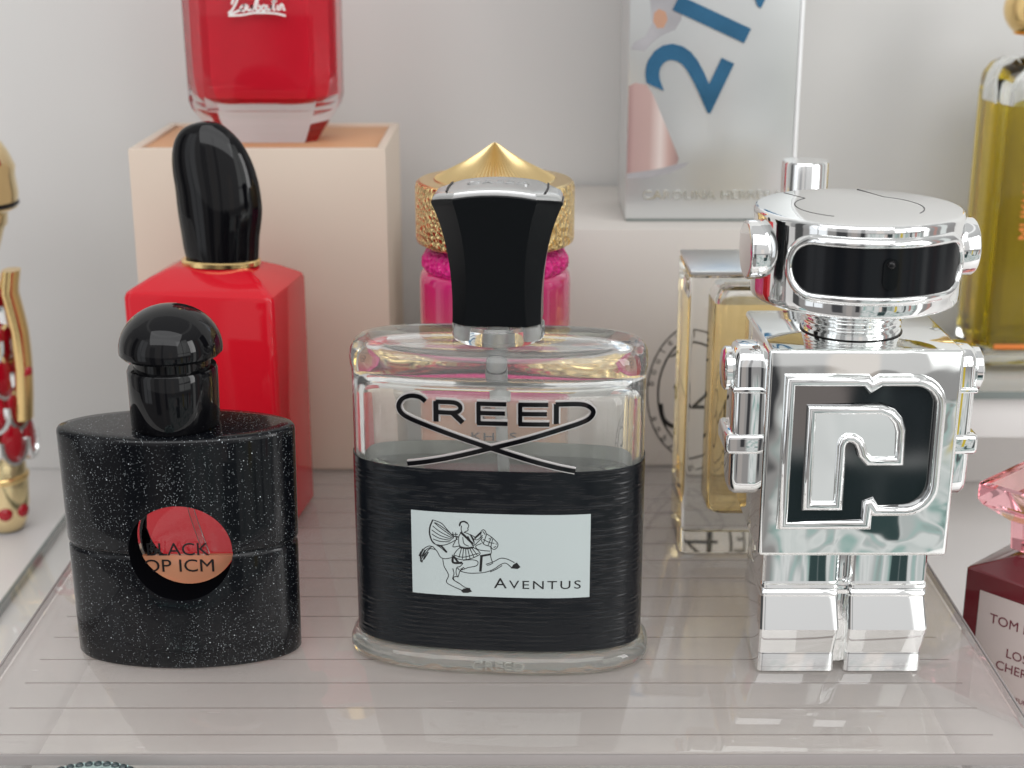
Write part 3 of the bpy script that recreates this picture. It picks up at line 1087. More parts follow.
# window
WY = -1.6
mb = MB()
rr0 = [(HXc + (HR - 0.05) * math.cos(2 * math.pi * j / 72), HZ + (HR - 0.05) * math.sin(2 * math.pi * j / 72)) for j in range(72)]
mb.loft([[(x, WY, z) for x, z in rr0], [(x, WY + 0.8 + (z - HZ + HR) / (2 * HR) * 5.6, z) for x, z in rr0]])
mb.build('window', 'clear_glass', t, smooth=30)
mb = MB()
seg = []
lev = 4.6
a0 = math.asin(lev / 12.4)
pts = [(HXc + 12.4 * math.cos(a), HZ + 12.4 * math.sin(a)) for a in [math.pi + a0 + (math.pi - 2 * a0) * i / 40 for i in range(41)]]
mb.poly(pts, lambda x, z, h: (x, h, z), WY - 1.2, WY - 0.1)
mb.build('liquid', 'orange_juice', t, smooth=40)
mb = MB()
wm = lambda x, z, h: (x, WY - 1.3 - h, z)
mb.text('BLACK', 4.9, wm, 0, 0.06, HXc - 2.6, HZ - 4.5, 'CENTER', 1.06, offset=0.0)
mb.text('OP ICM', 4.9, wm, 0, 0.06, HXc - 2.4, HZ - 9.0, 'CENTER', 1.12, offset=0.0)
mb.build('lettering', 'ink', t, smooth=0)
mb = MB()
mb.ribbon([(HXc + 0.8, HZ + 12.2), (HXc + 1.8, HZ + 6), (HXc + 4.6, HZ - 4.4)], 1.5, lambda x, z, h: (x, h, z), WY - 1.0, WY - 0.15)
mb.build('spray_tube', 'tube', t)
# mushroom cap
mb = MB()
mb.lathe([(10.5, 61.8), (10.9, 62.4), (10.95, 76.0), (10.6, 76.7), (9.6, 76.9)], 64, (0.2, 0))
mb.build('collar', 'gloss_black', t)
mb = MB()
pr = [(9.3, 76.9), (9.3, 79.6), (11.9, 79.8), (12.5, 80.5), (12.55, 81.2)]
for i in range(1, 13):
    a = math.pi / 2 * i / 12
    pr.append((12.55 * math.cos(a) + 0.001, 81.2 + 10.9 * math.sin(a)))
mb.lathe(pr, 64, (0.2, 0))
mb.build('cap', 'gloss_black', t)

# ------------------------------------------------------------------ robot-shaped chrome bottle (right)
t = thing('perfume_bottle', 'chrome robot shaped bottle with black visor, square body, arms and legs', 'perfume bottle', (82.2, 12.5, 0.25), 0)
# body 45.5 x 37, z 34..86, front at local y = -18.5
FY = -18.5
mb = MB()
mb.box(-22.8, 22.8, FY, 18.5, 34.0, 86.0, 1.1, 3)
body = mb.build('torso', 'chrome_wavy', t, smooth=40)
fm = plane_map(FY)


def P5(X, Y):  # traced from the front: crop units to millimetres on the torso front
    u = 740 + X / 2.844
    v = 300 + Y / 2.844
    z = 86.0 - (v - 352) * 52.0 / 205.0
    xc = 867 - (v - 352) * 16.5 / 205.0
    hw = 97.5 - (v - 352) * 3.5 / 205.0
    return ((u - xc) / hw * 22.8, z)


def arcpts(c, r, a0, a1, n=6):
    return [(c[0] + r * math.cos(R(a0 + (a1 - a0) * i / n)), c[1] + r * math.sin(R(a0 + (a1 - a0) * i / n))) for i in range(n + 1)]


a = P5(128, 225); b_ = P5(110, 640); c_ = P5(552, 225)
xl, zt, xr = -17.2, a[1] - 0.6, 17.6
zb, zm = b_[1] + 1.0, P5(360, 590)[1]
out = [(xl, zt), (P5(362, 225)[0] - 0.6, zt), (P5(370, 225)[0], zt - 1.5), (P5(395, 225)[0] + 0.2, zt)]
out += arcpts((xr - 6.0, zt - 6.0), 6.0, 90, 0)
out += arcpts((xr - 6.5, zm + 6.5), 6.5, 0, -90)
xn = P5(350, 600)[0]
out += [(xn + 2.2, zm), (xn + 1.0, zm + 2.0), (xn, zm + 1.6), (xn, zb), (xl, zb)]
# dark panel
mb = MB(); mb.poly(out, lambda x, z, h: (x, FY - (0.02 if h < 0.1 else 1.0 - x * 0.0524), z), 0.05, 0.35)
mb.build('front_panel', 'smoke_panel', t, smooth=0)
prof = [(1.7, 0.0), (1.55, 0.9), (1.2, 1.7), (0.6, 2.1), (0.0, 2.2), (-0.5, 2.0), (-0.9, 1.4), (-1.15, 0.6), (-1.2, 0.0)]
mb = MB(); mb.ridge(list(out), prof, fm)
mb.build('panel_frame', 'chrome', t, smooth=70)
# inner hook emblem
hk = [P5(*q) for q in [(190, 567), (263, 567), (274, 402), (281, 385), (296, 375), (318, 376), (335, 387), (344, 405), (348, 424), (362, 440), (436, 440), (440, 362), (433, 338), (417, 320), (392, 311), (206, 311)]]
mb = MB(); mb.poly(hk, fm, 0.05, 1.75)
pr2 = [(0.6, 0.05), (0.55, 1.7), (0.35, 2.4), (-0.1, 2.9), (-0.7, 3.0), (-1.2, 2.75), (-1.65, 2.25), (-1.85, 1.72)]
mb.ridge(hk, pr2, fm)
mb.build('emblem', 'chrome', t, smooth=60)
# neck
mb = MB()
pr = [(11.2, 86.05), (11.9, 86.3), (11.9, 87.2)]
for i in range(4):
    z = 87.6 + i * 1.9
    pr += [(11.1, z), (11.7, z + 0.35), (11.9, z + 0.85), (11.7, z + 1.35), (11.1, z + 1.7)]
pr += [(11.0, 95.3)]
mb.lathe(pr, 64)
mb.build('neck', 'chrome_head', t, smooth=50)
mb = MB(); mb.lathe([(12.2, 86.03), (12.3, 86.2), (11.8, 86.35)], 48); mb.build('gasket', 'satin_black', t)
# head
HRad = 24.6
mb = MB()
mb.lathe([(19, 94.5), (23.6, 94.55), (24.3, 94.9), (HRad, 95.6), (HRad, 97), (HRad, 114.4), (HRad, 115.2), (24.35, 115.8), (24.0, 116.05), (23.7, 116.1), (15, 116.1), (0.2, 116.1)], 96)
head = mb.build('head', 'chrome_head', t, smooth=50)
head.rotation_euler = (0, 0, R(4.5))


def cyl_map(s_, z, h):
    a_ = s_ / HRad
    return ((HRad + h) * math.sin(a_), -(HRad + h) * math.cos(a_), z)


VS, VH, VZ = 22.2, 5.6, 105.7


def stad(u, S, H):
    e = S - H
    if abs(u) <= e:
        return H
    return math.sqrt(max(0, H * H - (abs(u) - e) ** 2))


us = [-VS * math.cos(math.pi * i / 64) for i in range(65)]
mb = MB(); mb.patch(us, lambda u: VZ - stad(u, VS, VH), lambda u: VZ + stad(u, VS, VH), 4, cyl_map, 0.1, 0.5)
mb.build('visor', 'visor', head, smooth=60)
path = []
for i in range(17):
    a_ = R(-90 + 180 * i / 16); path.append((VS - VH + (VH + 0.5) * math.cos(a_), VZ + (VH + 0.5) * math.sin(a_)))
for i in range(1, 16):
    path.append((VS - VH - 2 * (VS - VH) * i / 16, VZ + VH + 0.5))
for i in range(17):
    a_ = R(90 + 180 * i / 16); path.append((-VS + VH + (VH + 0.5) * math.cos(a_), VZ + (VH + 0.5) * math.sin(a_)))
for i in range(1, 16):
    path.append((-VS + VH + 2 * (VS - VH) * i / 16, VZ - VH - 0.5))
mb = MB(); mb.ridge(path, [(0.6, 0.1), (0.5, 0.9), (0.1, 1.2), (-0.5, 1.15), (-1.2, 0.8), (-1.7, 0.2), (-1.75, 0.0)], cyl_map)
mb.build('visor_frame', 'chrome_head', head, smooth=60)
mb = MB()
us = [-1.7 * math.cos(math.pi * i / 16) for i in range(17)]
mb.patch(us, lambda u: VZ - 0.2 - 1.9 - math.sqrt(max(0, 1.7 ** 2 - u * u)), lambda u: VZ - 0.2 + 1.9 + math.sqrt(max(0, 1.7 ** 2 - u * u)), 3, lambda u, z, h: cyl_map(u + 0.2, z, h), 0.45, 0.95)
mb.build('sprayer_slot', 'satin_black', head, smooth=60)
mb = MB()
q = cyl_map(0.2, VZ + 2.0, 0.7)
mb.lathe([(0.01 + 1.05 * math.sin(R(18 * i)), 1.05 * math.cos(R(18 * i))) for i in range(11)], 20)
mb.v = [(x + q[0], y + q[1], z + q[2]) for x, y, z in mb.v]
mb.build('spray_hole', 'gloss_black', head)
# lines cut in the top of the head
mb = MB()
tm = lambda x, y, h: (x, y, 116.12 + h)
mb.ribbon([(15 * math.cos(R(a_)), 15 * math.sin(R(a_))) for a_ in range(132, 240, 9)], 0.3, tm, -0.2, 0.03)
mb.ribbon([(15 * math.cos(R(a_)), 15 * math.sin(R(a_))) for a_ in range(-40, 52, 9)], 0.3, tm, -0.2, 0.03)
mb.ribbon([(15 * math.cos(R(132)), 15 * math.sin(R(132))), (-13.2, 19.0)], 0.3, tm, -0.2, 0.03, smooth=False)
mb.ribbon([(15 * math.cos(R(50)), 15 * math.sin(R(50))), (6.4, 22.4)], 0.3, tm, -0.2, 0.03, smooth=False)
mb.build('seam', 'groove', head, smooth=0)
for s_ in (-1, 1):
    mb = MB()
    pr = [(6.2, 0), (6.9, 0.3), (7.0, 1.0), (7.0, 4.4), (6.8, 4.8), (6.4, 5.0), (6.2, 5.02), (0.1, 5.02)]
    mb.lathe(pr, 48)
    mb.v = [((22.4 + z) * s_, x - 2.2, y + 106.6) for x, y, z in mb.v]
    mb.build('ear', 'chrome_head', head, smooth=40)
# arms
for s_ in (-1, 1):
    mb = MB()

    def sect(hy, x1):
        return hy
    # rounded slab: profile in (y, z), extruded outward in x
    def slab(y0, y1, z0, z1, x0, x1, r, bev):
        rg = []
        for dx, dd in ((x0, 0), (x1 - bev, 0), (x1 - bev * 0.3, bev * 0.35), (x1, bev)):
            rr = rrect(y0 + dd, y1 - dd, z0 + dd, z1 - dd, r, dx)
            rg.append([(p[2] * s_, p[0], p[1]) for p in rr])
        mb.loft(rg)
    slab(-9.5, 3.5, 45.5, 83.5, 22.6, 29.0, 4.5, 1.6)
    slab(-10.2, 4.2, 57.0, 62.2, 22.6, 30.6, 1.2, 1.0)
    slab(-10.0, 4.0, 72.6, 74.0, 22.6, 29.4, 0.5, 0.4)
    arm = mb.build('arm', 'chrome', t, smooth=40)
    mb = MB()
    mb.lathe([(5.0, 0), (5.4, 0.3), (5.4, 1.6), (4.6, 2.2), (0.1, 2.6)], 32)
    mb.v = [((29.0 + z) * s_, x - 3.0, y + 77.0) for x, y, z in mb.v]
    mb.build('shoulder', 'chrome', arm, smooth=40)
# legs
for s_ in (-1, 1):
    mb = MB()
    # side profile: (z, half depth front)
    lp = [(33.9, 12.2), (24.6, 12.2), (24.2, 12.0), (23.8, 12.8), (23.2, 13.0), (22.7, 12.7), (22.4, 12.3), (22.0, 12.7), (21.2, 13.0), (20.7, 12.7), (20.4, 12.2), (19.8, 12.5), (13.4, 15.3), (12.9, 15.5), (5.2, 12.6), (4.8, 12.7), (0.3, 13.0), (0.0, 12.6)]
    rg = []
    for z, d in lp:
        w_ = 0.35 * (d - 12.2)
        x0, x1 = 1.3 - 0.25 * w_, 20.4 + 0.4 * w_
        r4 = rrect(x0, x1, -d, 11.5, 1.3, z, 3)
        rg.append([(p[0] * s_, p[1], p[2]) for p in r4])
    mb.loft(rg)
    mb.build('leg', 'chrome', t, smooth=25)
mb = MB(); mb.box(-1.4, 1.4, -9.4, 9, 1.0, 33.9, 0.6); mb.box(-2.6, 2.6, -11.4, 9, 20.6, 23.8, 0.6); mb.build('leg_joint', 'chrome', t)

# ------------------------------------------------------------------ red lacquer bottle with black pebble cap (back left)
t = thing('perfume_bottle', 'red lacquered square bottle with a glossy black leaning pebble cap', 'perfume bottle', (-89.6, 104, 0.25), -8)
mb = MB()
rg = []
for d, z in ((-1.0, 0), (0, 1.0), (0.0, 40), (0.0, 73.5), (-0.5, 74.8), (-1.6, 75.6)):
    rg.append(rrect(-23 - d, 23 + d, -18 - d, 18 + d, 2.6, z * 1.008, 5))
top = []
rg2 = []
for k, (d, z) in enumerate(((-1.6, 75.6), (-6, 77.6), (-10, 79.0), (-11.5, 79.4))):
    rg2.append(rrect(-23 - d, 23 + d, -18 - d, 18 + d, 2.2, 76.2 + (z - 75.6) * 1.36, 5))
mb.loft(rg[:-1] + rg2)
mb.build('glass_body', 'red_lacquer', t, smooth=28)
mb = MB()
mb.loft([sring(12.0, 8.0, z, 2.2, 64, cx=1.9) for z in (81.4, 82.6)] + [sring(11.6, 7.6, 83.0, 2.2, 64, cx=1.9)])
mb.build('collar', 'gold', t)
outl = [(83.0, -11.1, 11.3), (86, -11.7, 11.6), (90, -12.1, 12.0), (95, -12.6, 12.9), (99, -12.9, 13.2), (104, -13.1, 12.8), (108, -13.5, 12.1), (112, -13.6, 10.9), (115.5, -13.2, 9.3), (118.5, -12.2, 7.4), (121, -10.4, 5.0), (122.6, -8.0, 3.0), (123.5, -5.2, 1.2), (123.9, -3.0, -1.2)]
mb = MB()
rg = []
for i, (z, x0, x1) in enumerate(outl):
    w = (x1 - x0) / 2
    dpt = 7.6 * math.sqrt(max(0.02, 1 - ((z - 94) / 30.6) ** 2)) if z > 94 else 7.2 + 0.4 * (z - 83) / 11
    rg.append(sring(w, max(0.3, min(dpt, w * 1.0)), z, 1.85, 64, cx=(x0 + x1) / 2 + 2.2))
# resample smoothly
fine = []
for i in range(len(rg) - 1):
    for k in range(4):
        tt = k / 4
        r0, r1, r2, r3 = rg[max(i - 1, 0)], rg[i], rg[i + 1], rg[min(i + 2, len(rg) - 1)]
        fine.append([tuple(0.5 * (2 * b1 + (c1 - a1) * tt + (2 * a1 - 5 * b1 + 4 * c1 - d1) * tt * tt + (3 * b1 - a1 - 3 * c1 + d1) * tt ** 3)
                           for a1, b1, c1, d1 in zip(p0, p1, p2, p3)) for p0, p1, p2, p3 in zip(r0, r1, r2, r3)])
fine.append(rg[-1])
mb.loft(fine)
cap = mb.build('cap', 'gloss_black', t, smooth=60)

# ------------------------------------------------------------------ cream box and the red faceted bottle on it
t = thing('gift_box', 'tall cream card box with a tan inset top under the faceted red bottle', 'box', (-82, 175, 0.25), 0)
mb = MB()
X, Y0, Y1, H = 41.3, -32, 30, 110
# one open-topped shell: outer faces, rim, inner faces
ro = lambda i_, z: [(-X + i_, Y0 + i_, z), (X - i_, Y0 + i_, z), (X - i_, Y1 - i_, z), (-X + i_, Y1 - i_, z)]
mb.loft([ro(0.3, 0), ro(0, 0.4), ro(0, H - 0.5), ro(0.15, H - 0.12), ro(0.5, H), ro(2.6, H), ro(3.0, H - 0.3), ro(3.0, H - 3)], True, True)
mb.build('carton', 'cream_card', t, smooth=30)
mb = MB(); mb.box(-X + 3.1, X - 3.1, Y0 + 3.1, Y1 - 3.1, H - 2.9, H - 1.2, 0.1)
mb.build('inset', 'tan_card', t)

t = thing('perfume_bottle', 'faceted clear glass bottle of red perfume on the cream box', 'perfume bottle', (-82.5, 173, 109.0), 0)
mb = MB()
oc = [(16.5, 8.6, 3.6, 0.0), (17.0, 9.0, 3.6, 0.6), (24.0, 15.0, 6.4, 11.5), (24.8, 15.5, 6.6, 14), (25.2, 15.6, 6.6, 60), (25.0, 15.2, 6.6, 78), (22, 13, 5, 80)]
mb.loft([octring(*q) for q in oc])
mb.build('glass_body', 'faceted_glass', t, smooth=12)
mb = MB()
ri = []
for d, z in ((-13.0, 13.0), (-8.5, 13.5), (-5.8, 15.2), (-4.4, 18.5), (-3.8, 23), (-3.6, 74)):
    ri.append(subdiv_ring(octring(25.0 + d, 15.4 + d * 0.8, max(1.0, 6.2 + d * 0.3), z), 3))
mb.loft(ri)
mb.build('liquid', 'red_juice', t, smooth=30)
mb = MB()
lm = lambda x, z, h: (x, -15.65 - h, z + 3.2)
for st, w in (([(-7.6, 42.2), (-6.2, 45.2), (-5.2, 46.0), (-5.6, 43.8), (-7.4, 40.6), (-8.6, 39.6), (-7.6, 39.4), (-5.6, 40.2), (-4.2, 40.6)], 0.55),
              ([(-4.0, 41.9), (-4.8, 41.0), (-4.2, 40.1), (-3.3, 40.6), (-3.4, 41.7), (-4.0, 41.9), (-2.6, 42.0)], 0.5),
              ([(-2.4, 42.0), (-2.6, 40.8), (-2.0, 40.3), (-1.2, 41.0), (-1.0, 42.0), (-1.1, 40.6), (-0.5, 40.4)], 0.5),
              ([(-0.4, 40.8), (0.6, 44.6), (1.1, 45.2), (0.9, 43.6), (0.2, 40.8), (1.0, 40.3), (1.6, 41.2), (1.0, 42.0)], 0.5),
              ([(2.6, 41.9), (1.9, 41.0), (2.5, 40.2), (3.3, 40.8), (3.1, 41.8), (2.6, 41.9)], 0.5),
              ([(3.8, 42.0), (3.7, 40.8), (4.2, 40.4), (4.9, 41.0), (5.1, 42.0), (5.0, 40.6)], 0.5),
              ([(6.2, 44.4), (5.8, 41.0), (6.4, 40.4)], 0.5), ([(5.3, 43.0), (7.0, 43.2)], 0.4), ([(7.2, 42.0), (7.1, 40.7), (7.5, 40.4)], 0.5),
              ([(8.0, 40.4), (8.1, 42.0), (8.8, 42.1), (9.1, 40.7), (9.6, 40.4)], 0.5),
              ([(-8.8, 38.7), (-4.5, 38.9), (-1.0, 39.5), (3.0, 39.6), (7.0, 39.3), (9.6, 38.6)], 0.5)):
    mb.ribbon(st, w * 1.25, lm, 0, 0.08)
mb.build('lettering', 'white_ink', t, smooth=0)
mb = MB(); mb.lathe([(9, 80.1), (10, 80.4), (10, 100), (9, 101)], 48); mb.build('cap', 'gold', t)

# ------------------------------------------------------------------ pink bottle with gold peaked cap (behind the centre bottle)
t = thing('perfume_bottle', 'round pink and orange bottle with a hammered gold peaked cap', 'perfume bottle', (-4.9, 88, 0.25), 0)
mb = MB()
mb.lathe([(20.5, 0), (21.6, 0.8), (22, 2.5), (22, 40), (22, 80.5), (21.6, 82.5), (20.4, 84.0), (19.4, 84.2)], 72)
mb.build('glass_body', 'pink_ombre', t, smooth=50)
mb = MB()
pr = []
N = 72
rings = []
for r, z, am in ((20.6, 84.05, 0), (21.1, 85.0, 0.4), (20.8, 87.0, 0.5), (19.6, 89.4, 0.4), (17.0, 91.0, 0.2), (12, 91.2, 0)):
    rings.append([((r + am * math.cos(j * math.pi)) * math.cos(2 * math.pi * j / N), (r + am * math.cos(j * math.pi)) * math.sin(2 * math.pi * j / N), z) for j in range(N)])
mb.loft(rings)
mb.build('shoulder', 'magenta', t, smooth=40)
mb = MB()
mb.lathe([(10, 91.3), (21.6, 91.6), (22.6, 92.2), (22.9, 93.2), (22.9, 107.6), (22.6, 108.8), (22.2, 109.2)], 96, cap1=False)
cap = mb.build('cap', 'gold_hammered', t, smooth=50)
mb = MB()
N = 144
rings = []
for r, z, am in ((22.2, 109.2, 0), (21.6, 109.6, 0), (17.6, 109.8, 0), (17.3, 110.1, 0.12), (12.5, 112.4, 0.26), (8, 114.8, 0.22), (4, 117.4, 0.14), (1.5, 119.3, 0.05), (0.3, 120.1, 0)):
    rings.append([(r * math.cos(2 * math.pi * j / N), r * math.sin(2 * math.pi * j / N), z + am * (1 if j % 2 else -1)) for j in range(N)])
mb.loft(rings, False, True)
mb.build('cap_top', 'gold_satin', cap, smooth=20)
mb = MB()


def pink_map(s_, z, h):
    a_ = s_ / 22.0
    return ((22.0 + h) * math.sin(a_), -(22.0 + h) * math.cos(a_), z)


mb.text('KHAS', 4.4, pink_map, 0.05, 0.2, 0, 46.5, 'CENTER', 1.15, spacing=1.1)
mb.ribbon([(-2.6, 55), (-3.6, 57.5), (-1.5, 59.5), (0, 57.5), (1.5, 59.5), (3.6, 57.5), (2.6, 55), (0, 53.2), (-2.6, 55)], 0.6, pink_map, 0.05, 0.2)
mb.ribbon([(-3.4, 61.2), (0, 62.6), (3.4, 61.2)], 0.6, pink_map, 0.05, 0.2)
mb.build('lettering', 'ink', t, smooth=0)

# ------------------------------------------------------------------ white carton with an oval emblem, and the mirrored box on top
t = thing('carton', 'wide white carton with a black oval emblem behind the clear bottle', 'box', (42, 188, 0.25), 0)
mb = MB(); mb.box(-58, 66, -41, 40, 0, 83, 0.5)
mb.build('box_body', 'carton', t)
em = plane_map(-41.0)
mb = MB()
ECX, ECZ = 22.3, 26.5
ov = lambda a_, rx, rz: (ECX + rx * math.cos(R(a_)), ECZ + rz * math.sin(R(a_)))
mb.ribbon([ov(a_, 18.3, 24.8) for a_ in range(0, 360, 10)], 0.45, em, 0.02, 0.1, closed=True)
mb.ribbon([ov(a_, 14.6, 20.6) for a_ in range(0, 360, 10)], 0.65, em, 0.02, 0.1, closed=True)
# numerals in the oval
mb.ribbon([(ECX - 10.8, ECZ + 12.6), (ECX - 6.6, ECZ + 14.6), (ECX - 2.2, ECZ + 13.6)], 1.0, em, 0.02, 0.1, taper=True)
mb.ribbon([(ECX - 9.2, ECZ + 2.2), (ECX - 5.6, ECZ + 2.0), (ECX - 2.6, ECZ + 5.4)], 1.5, em, 0.02, 0.1)
mb.ribbon([(ECX - 13.6, ECZ - 4.0), (ECX - 12.5, ECZ - 9.5), (ECX - 8.6, ECZ - 12.4), (ECX - 3.8, ECZ - 11.8), (ECX - 1.0, ECZ - 8.2)], 1.5, em, 0.02, 0.1)
mb.ribbon([(ECX - 2.2, ECZ + 13.6), (ECX - 0.4, ECZ + 9), (ECX - 2.6, ECZ + 5.4), (ECX - 0.2, ECZ - 1), (ECX - 1.0, ECZ - 8.2)], 1.3, em, 0.02, 0.1)
mb.text('4', 22, em, 0.02, 0.1, ECX + 6.2, ECZ - 8, 'CENTER', offset=-0.35)
# lettering round the oval
for i, ch in enumerate('boulevard saint germain diptyque'):
    a_ = 172 - i * 10.6
    th = R(a_)
    px, pz = ov(a_, 16.3, 22.6)
    tx = math.degrees(math.atan2(-22.6 * math.cos(th), 16.3 * math.sin(th)))
    mb.text(ch, 3.4, em, 0.02, 0.1, px, pz - 0.6 * abs(math.sin(th)), 'CENTER', rot=tx)
mb.build('emblem', 'ink', t, smooth=0)
mb = MB()
for i in range(30):
    x = -56 + i * 4.0
    mb.ribbon([(x, 1.2), (x + 1.6, 2.6), (x + 1.2, 4.4), (x + 2.6, 5.2)], 0.5, em, 0.0, 0.35)
mb.build('embossed_border', 'carton', t)

t = thing('perfume_box', 'silver mirrored box with slanted blue numerals on the white carton', 'box', (67, 178, 83.4), 0)
mb = MB(); mb.box(-29, 26.2, -19, 18, 0.8, 150, 0.4); mb.build('box_body', 'mirror_card', t)
mb = MB(); mb.box(26.25, 27.5, -19.2, 18, 0.9, 150, 0.2); mb.build('side', 'white_edge', t)
mb = MB(); mb.box(-28.6, 26, -18.6, 17.5, 0.0, 0.75, 0.1); mb.build('bottom', 'pane_edge', t)
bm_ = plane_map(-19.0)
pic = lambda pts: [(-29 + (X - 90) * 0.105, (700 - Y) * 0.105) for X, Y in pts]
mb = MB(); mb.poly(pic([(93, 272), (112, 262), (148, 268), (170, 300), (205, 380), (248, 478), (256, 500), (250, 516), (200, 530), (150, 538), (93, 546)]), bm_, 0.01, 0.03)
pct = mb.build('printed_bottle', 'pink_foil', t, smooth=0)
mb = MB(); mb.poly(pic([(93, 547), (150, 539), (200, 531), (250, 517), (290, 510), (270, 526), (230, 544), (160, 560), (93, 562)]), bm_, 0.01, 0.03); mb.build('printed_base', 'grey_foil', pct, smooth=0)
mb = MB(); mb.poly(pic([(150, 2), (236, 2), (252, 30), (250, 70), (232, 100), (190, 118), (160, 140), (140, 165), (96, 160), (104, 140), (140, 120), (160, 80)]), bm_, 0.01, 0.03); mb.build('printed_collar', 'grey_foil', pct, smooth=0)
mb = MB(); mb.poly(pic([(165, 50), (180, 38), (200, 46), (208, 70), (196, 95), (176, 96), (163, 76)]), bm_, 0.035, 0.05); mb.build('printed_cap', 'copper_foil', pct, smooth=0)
mb = MB(); mb.text('212', 36, bm_, 0.03, 0.5, -2.6, 35.6, 'LEFT', 1.06, rot=66, spacing=0.97, offset=0.6); mb.build('numerals', 'blue_foil', t, smooth=0)
mb = MB(); mb.text('CAROLINA HERRERA', 4.2, bm_, 0.02, 0.3, 0, 7.6, 'CENTER', 1.14, spacing=1.04); mb.build('lettering', 'silver', t, smooth=0)

# ------------------------------------------------------------------ amber bottle behind the robot
t = thing('perfume_bottle', 'square clear bottle of amber perfume with a silver cap behind the robot bottle', 'perfume bottle', (83.4, 86.5, 0.25), 0)
mb = MB()
mb.loft([rrect(-33.4 - d, 33.4 + d, -14.5 - d, 14.5 + d, 1.6, z, 4) for d, z in ((-0.6, 0), (0, 0.6), (0, 84.4), (-0.6, 85.0))])
mb.loft([rrect(-33.4 + e, 33.4 - e, -14.5 + f, 14.5 - f, 3.5, z, 4) for e, f, z in ((10, 5, 12), (8.6, 4, 13), (8.2, 3.6, 15), (8.2, 3.6, 77), (9.4, 4.6, 80), (11, 6, 81))], flip=True)
mb.build('glass_body', 'clear_glass', t, smooth=30, fix=False)
mb = MB()
mb.loft([rrect(-33.4 + e, 33.4 - e, -14.5 + f, 14.5 - f, 3.5, z, 4) for e, f, z in ((9.9, 4.9, 11.9), (8.5, 3.9, 13), (8.1, 3.5, 15), (8.1, 3.5, 76))])
mb.build('liquid', 'amber_juice', t, smooth=30)
mb = MB(); mb.box(-33.2, 33.2, -14.3, 14.3, 85.1, 86.3, 0.3); mb.build('shoulder_plate', 'brushed', t)
mb = MB(); mb.lathe([(7.6, 86.4), (7.6, 92), (6.6, 92.2), (6.6, 114.6), (6.2, 115.2), (0.1, 115.3)], 48); mb.build('cap', 'silver', t, smooth=40)
mb = MB(); am = plane_map(-14.6)
mb.ribbon([(-20, 66), (-8, 65), (8, 66), (20, 64.8)], 0.5, am, 0, 0.06)
mb.build('print', 'ink', t, smooth=0)

# ------------------------------------------------------------------ olive bottle at the right edge
t = thing('perfume_bottle', 'tall clear bottle of olive green oil with a gold ball cap', 'perfume bottle', (190, 190, 27.2), 0)
mb = MB()
mb.loft([rrect(-24.5 - d, 24.5 + d, -14 - d, 14 + d, 5.5 , z, 6) for d, z in ((-1.5, 0), (0, 1.5), (0, 98), (-0.6, 102), (-2.5, 105.5), (-5.5, 107.5), (-8, 108))])
mb.loft([rrect(-24.5 + d, 24.5 - d, -14 + d * 0.6, 14 - d * 0.6, 3.2, z, 6) for d, z in ((8, 5), (6.2, 6.4), (5.6, 9), (5.6, 97), (7, 101), (9.5, 103))], flip=True)
mb.build('glass_body', 'clear_glass', t, smooth=40, fix=False)
mb = MB()
mb.loft([rrect(-24.5 + d, 24.5 - d, -14 + d * 0.6, 14 - d * 0.6, 3.2, z, 6) for d, z in ((7.9, 4.9), (6.1, 6.3), (5.5, 9), (5.5, 92))])
mb.build('liquid', 'olive_juice', t, smooth=40)
mb = MB(); mb.box(-18, 18, -14.25, -14.05, 6.5, 8.3, 0.05)
mb.build('band', 'orange_ink', t)
mb = MB()
om = plane_map(-14.05)
mb.text('MUKHALLAT', 6.2, om, 0.02, 0.12, -9.0, 46, 'LEFT', 1.0, rot=90)
mb.build('lettering', 'orange_ink', t, smooth=0)
mb = MB(); mb.lathe([(5, 108.1), (5, 114), (3, 114.3)], 32, (-8, 0)); mb.build('neck', 'silver', t)
mb = MB(); mb.lathe([(4, 114.4), (9.5, 115.5)] + [(13 * math.cos(R(a_)), 124 + 11 * math.sin(R(a_))) for a_ in range(-50, 90, 10)] + [(0.1, 135)], 48, (-8, 0)); mb.build('cap', 'gold', t)

# ------------------------------------------------------------------ cherry bottle at the lower right
t = thing('perfume_bottle', 'dark cherry red bottle with a pale label and pink glass stopper', 'perfume bottle', (126.5, 44, -32.9), -47)
# local: front face y = 0 runs along +x from the origin corner
W, D, HH = 38, 24, 42
mb = MB()
mb.loft([rrect(-d, W + d, -d, D + d, 0.9, z, 3) for d, z in ((-0.5, 0), (0, 0.5), (0, HH - 0.6), (-0.5, HH))] + [rrect(11, W - 11, 6, D - 6, 0.9, HH + 5, 3)])
mb.build('glass_body', 'cherry_glass', t, smooth=25)
mb = MB(); mb.box(5, W - 5, -0.35, -0.08, 3, 36.5, 0.05)
lab = mb.build('label', 'cherry_label', t)
mb = MB(); cm = plane_map(-0.36)
mb.text('TOM FORD', 4.0, cm, 0.02, 0.08, W / 2, 28.2, 'CENTER', 1.0)
mb.text('LOST', 3.8, cm, 0.02, 0.08, W / 2, 19.6, 'CENTER', 1.0)
mb.text('CHERRY', 3.8, cm, 0.02, 0.08, W / 2, 15.2, 'CENTER', 1.0)
mb.text('PARFUM', 1.9, cm, 0.02, 0.08, W / 2, 7.4, 'CENTER', 1.0)
mb.build('lettering', 'cherry_ink', lab, smooth=0)
mb = MB()
mb.loft([rrect(14, W - 14, 7, D - 7, 1.2, z, 3) for z in (HH + 5.1, HH + 7)])
mb.build('neck', 'gold', t)
mb = MB()
cxx, cyy = W / 2, D / 2
sq = lambda h, z: rrect(cxx - h, cxx + h, cyy - h * 0.75, cyy + h * 0.75, 0.8, z, 2)
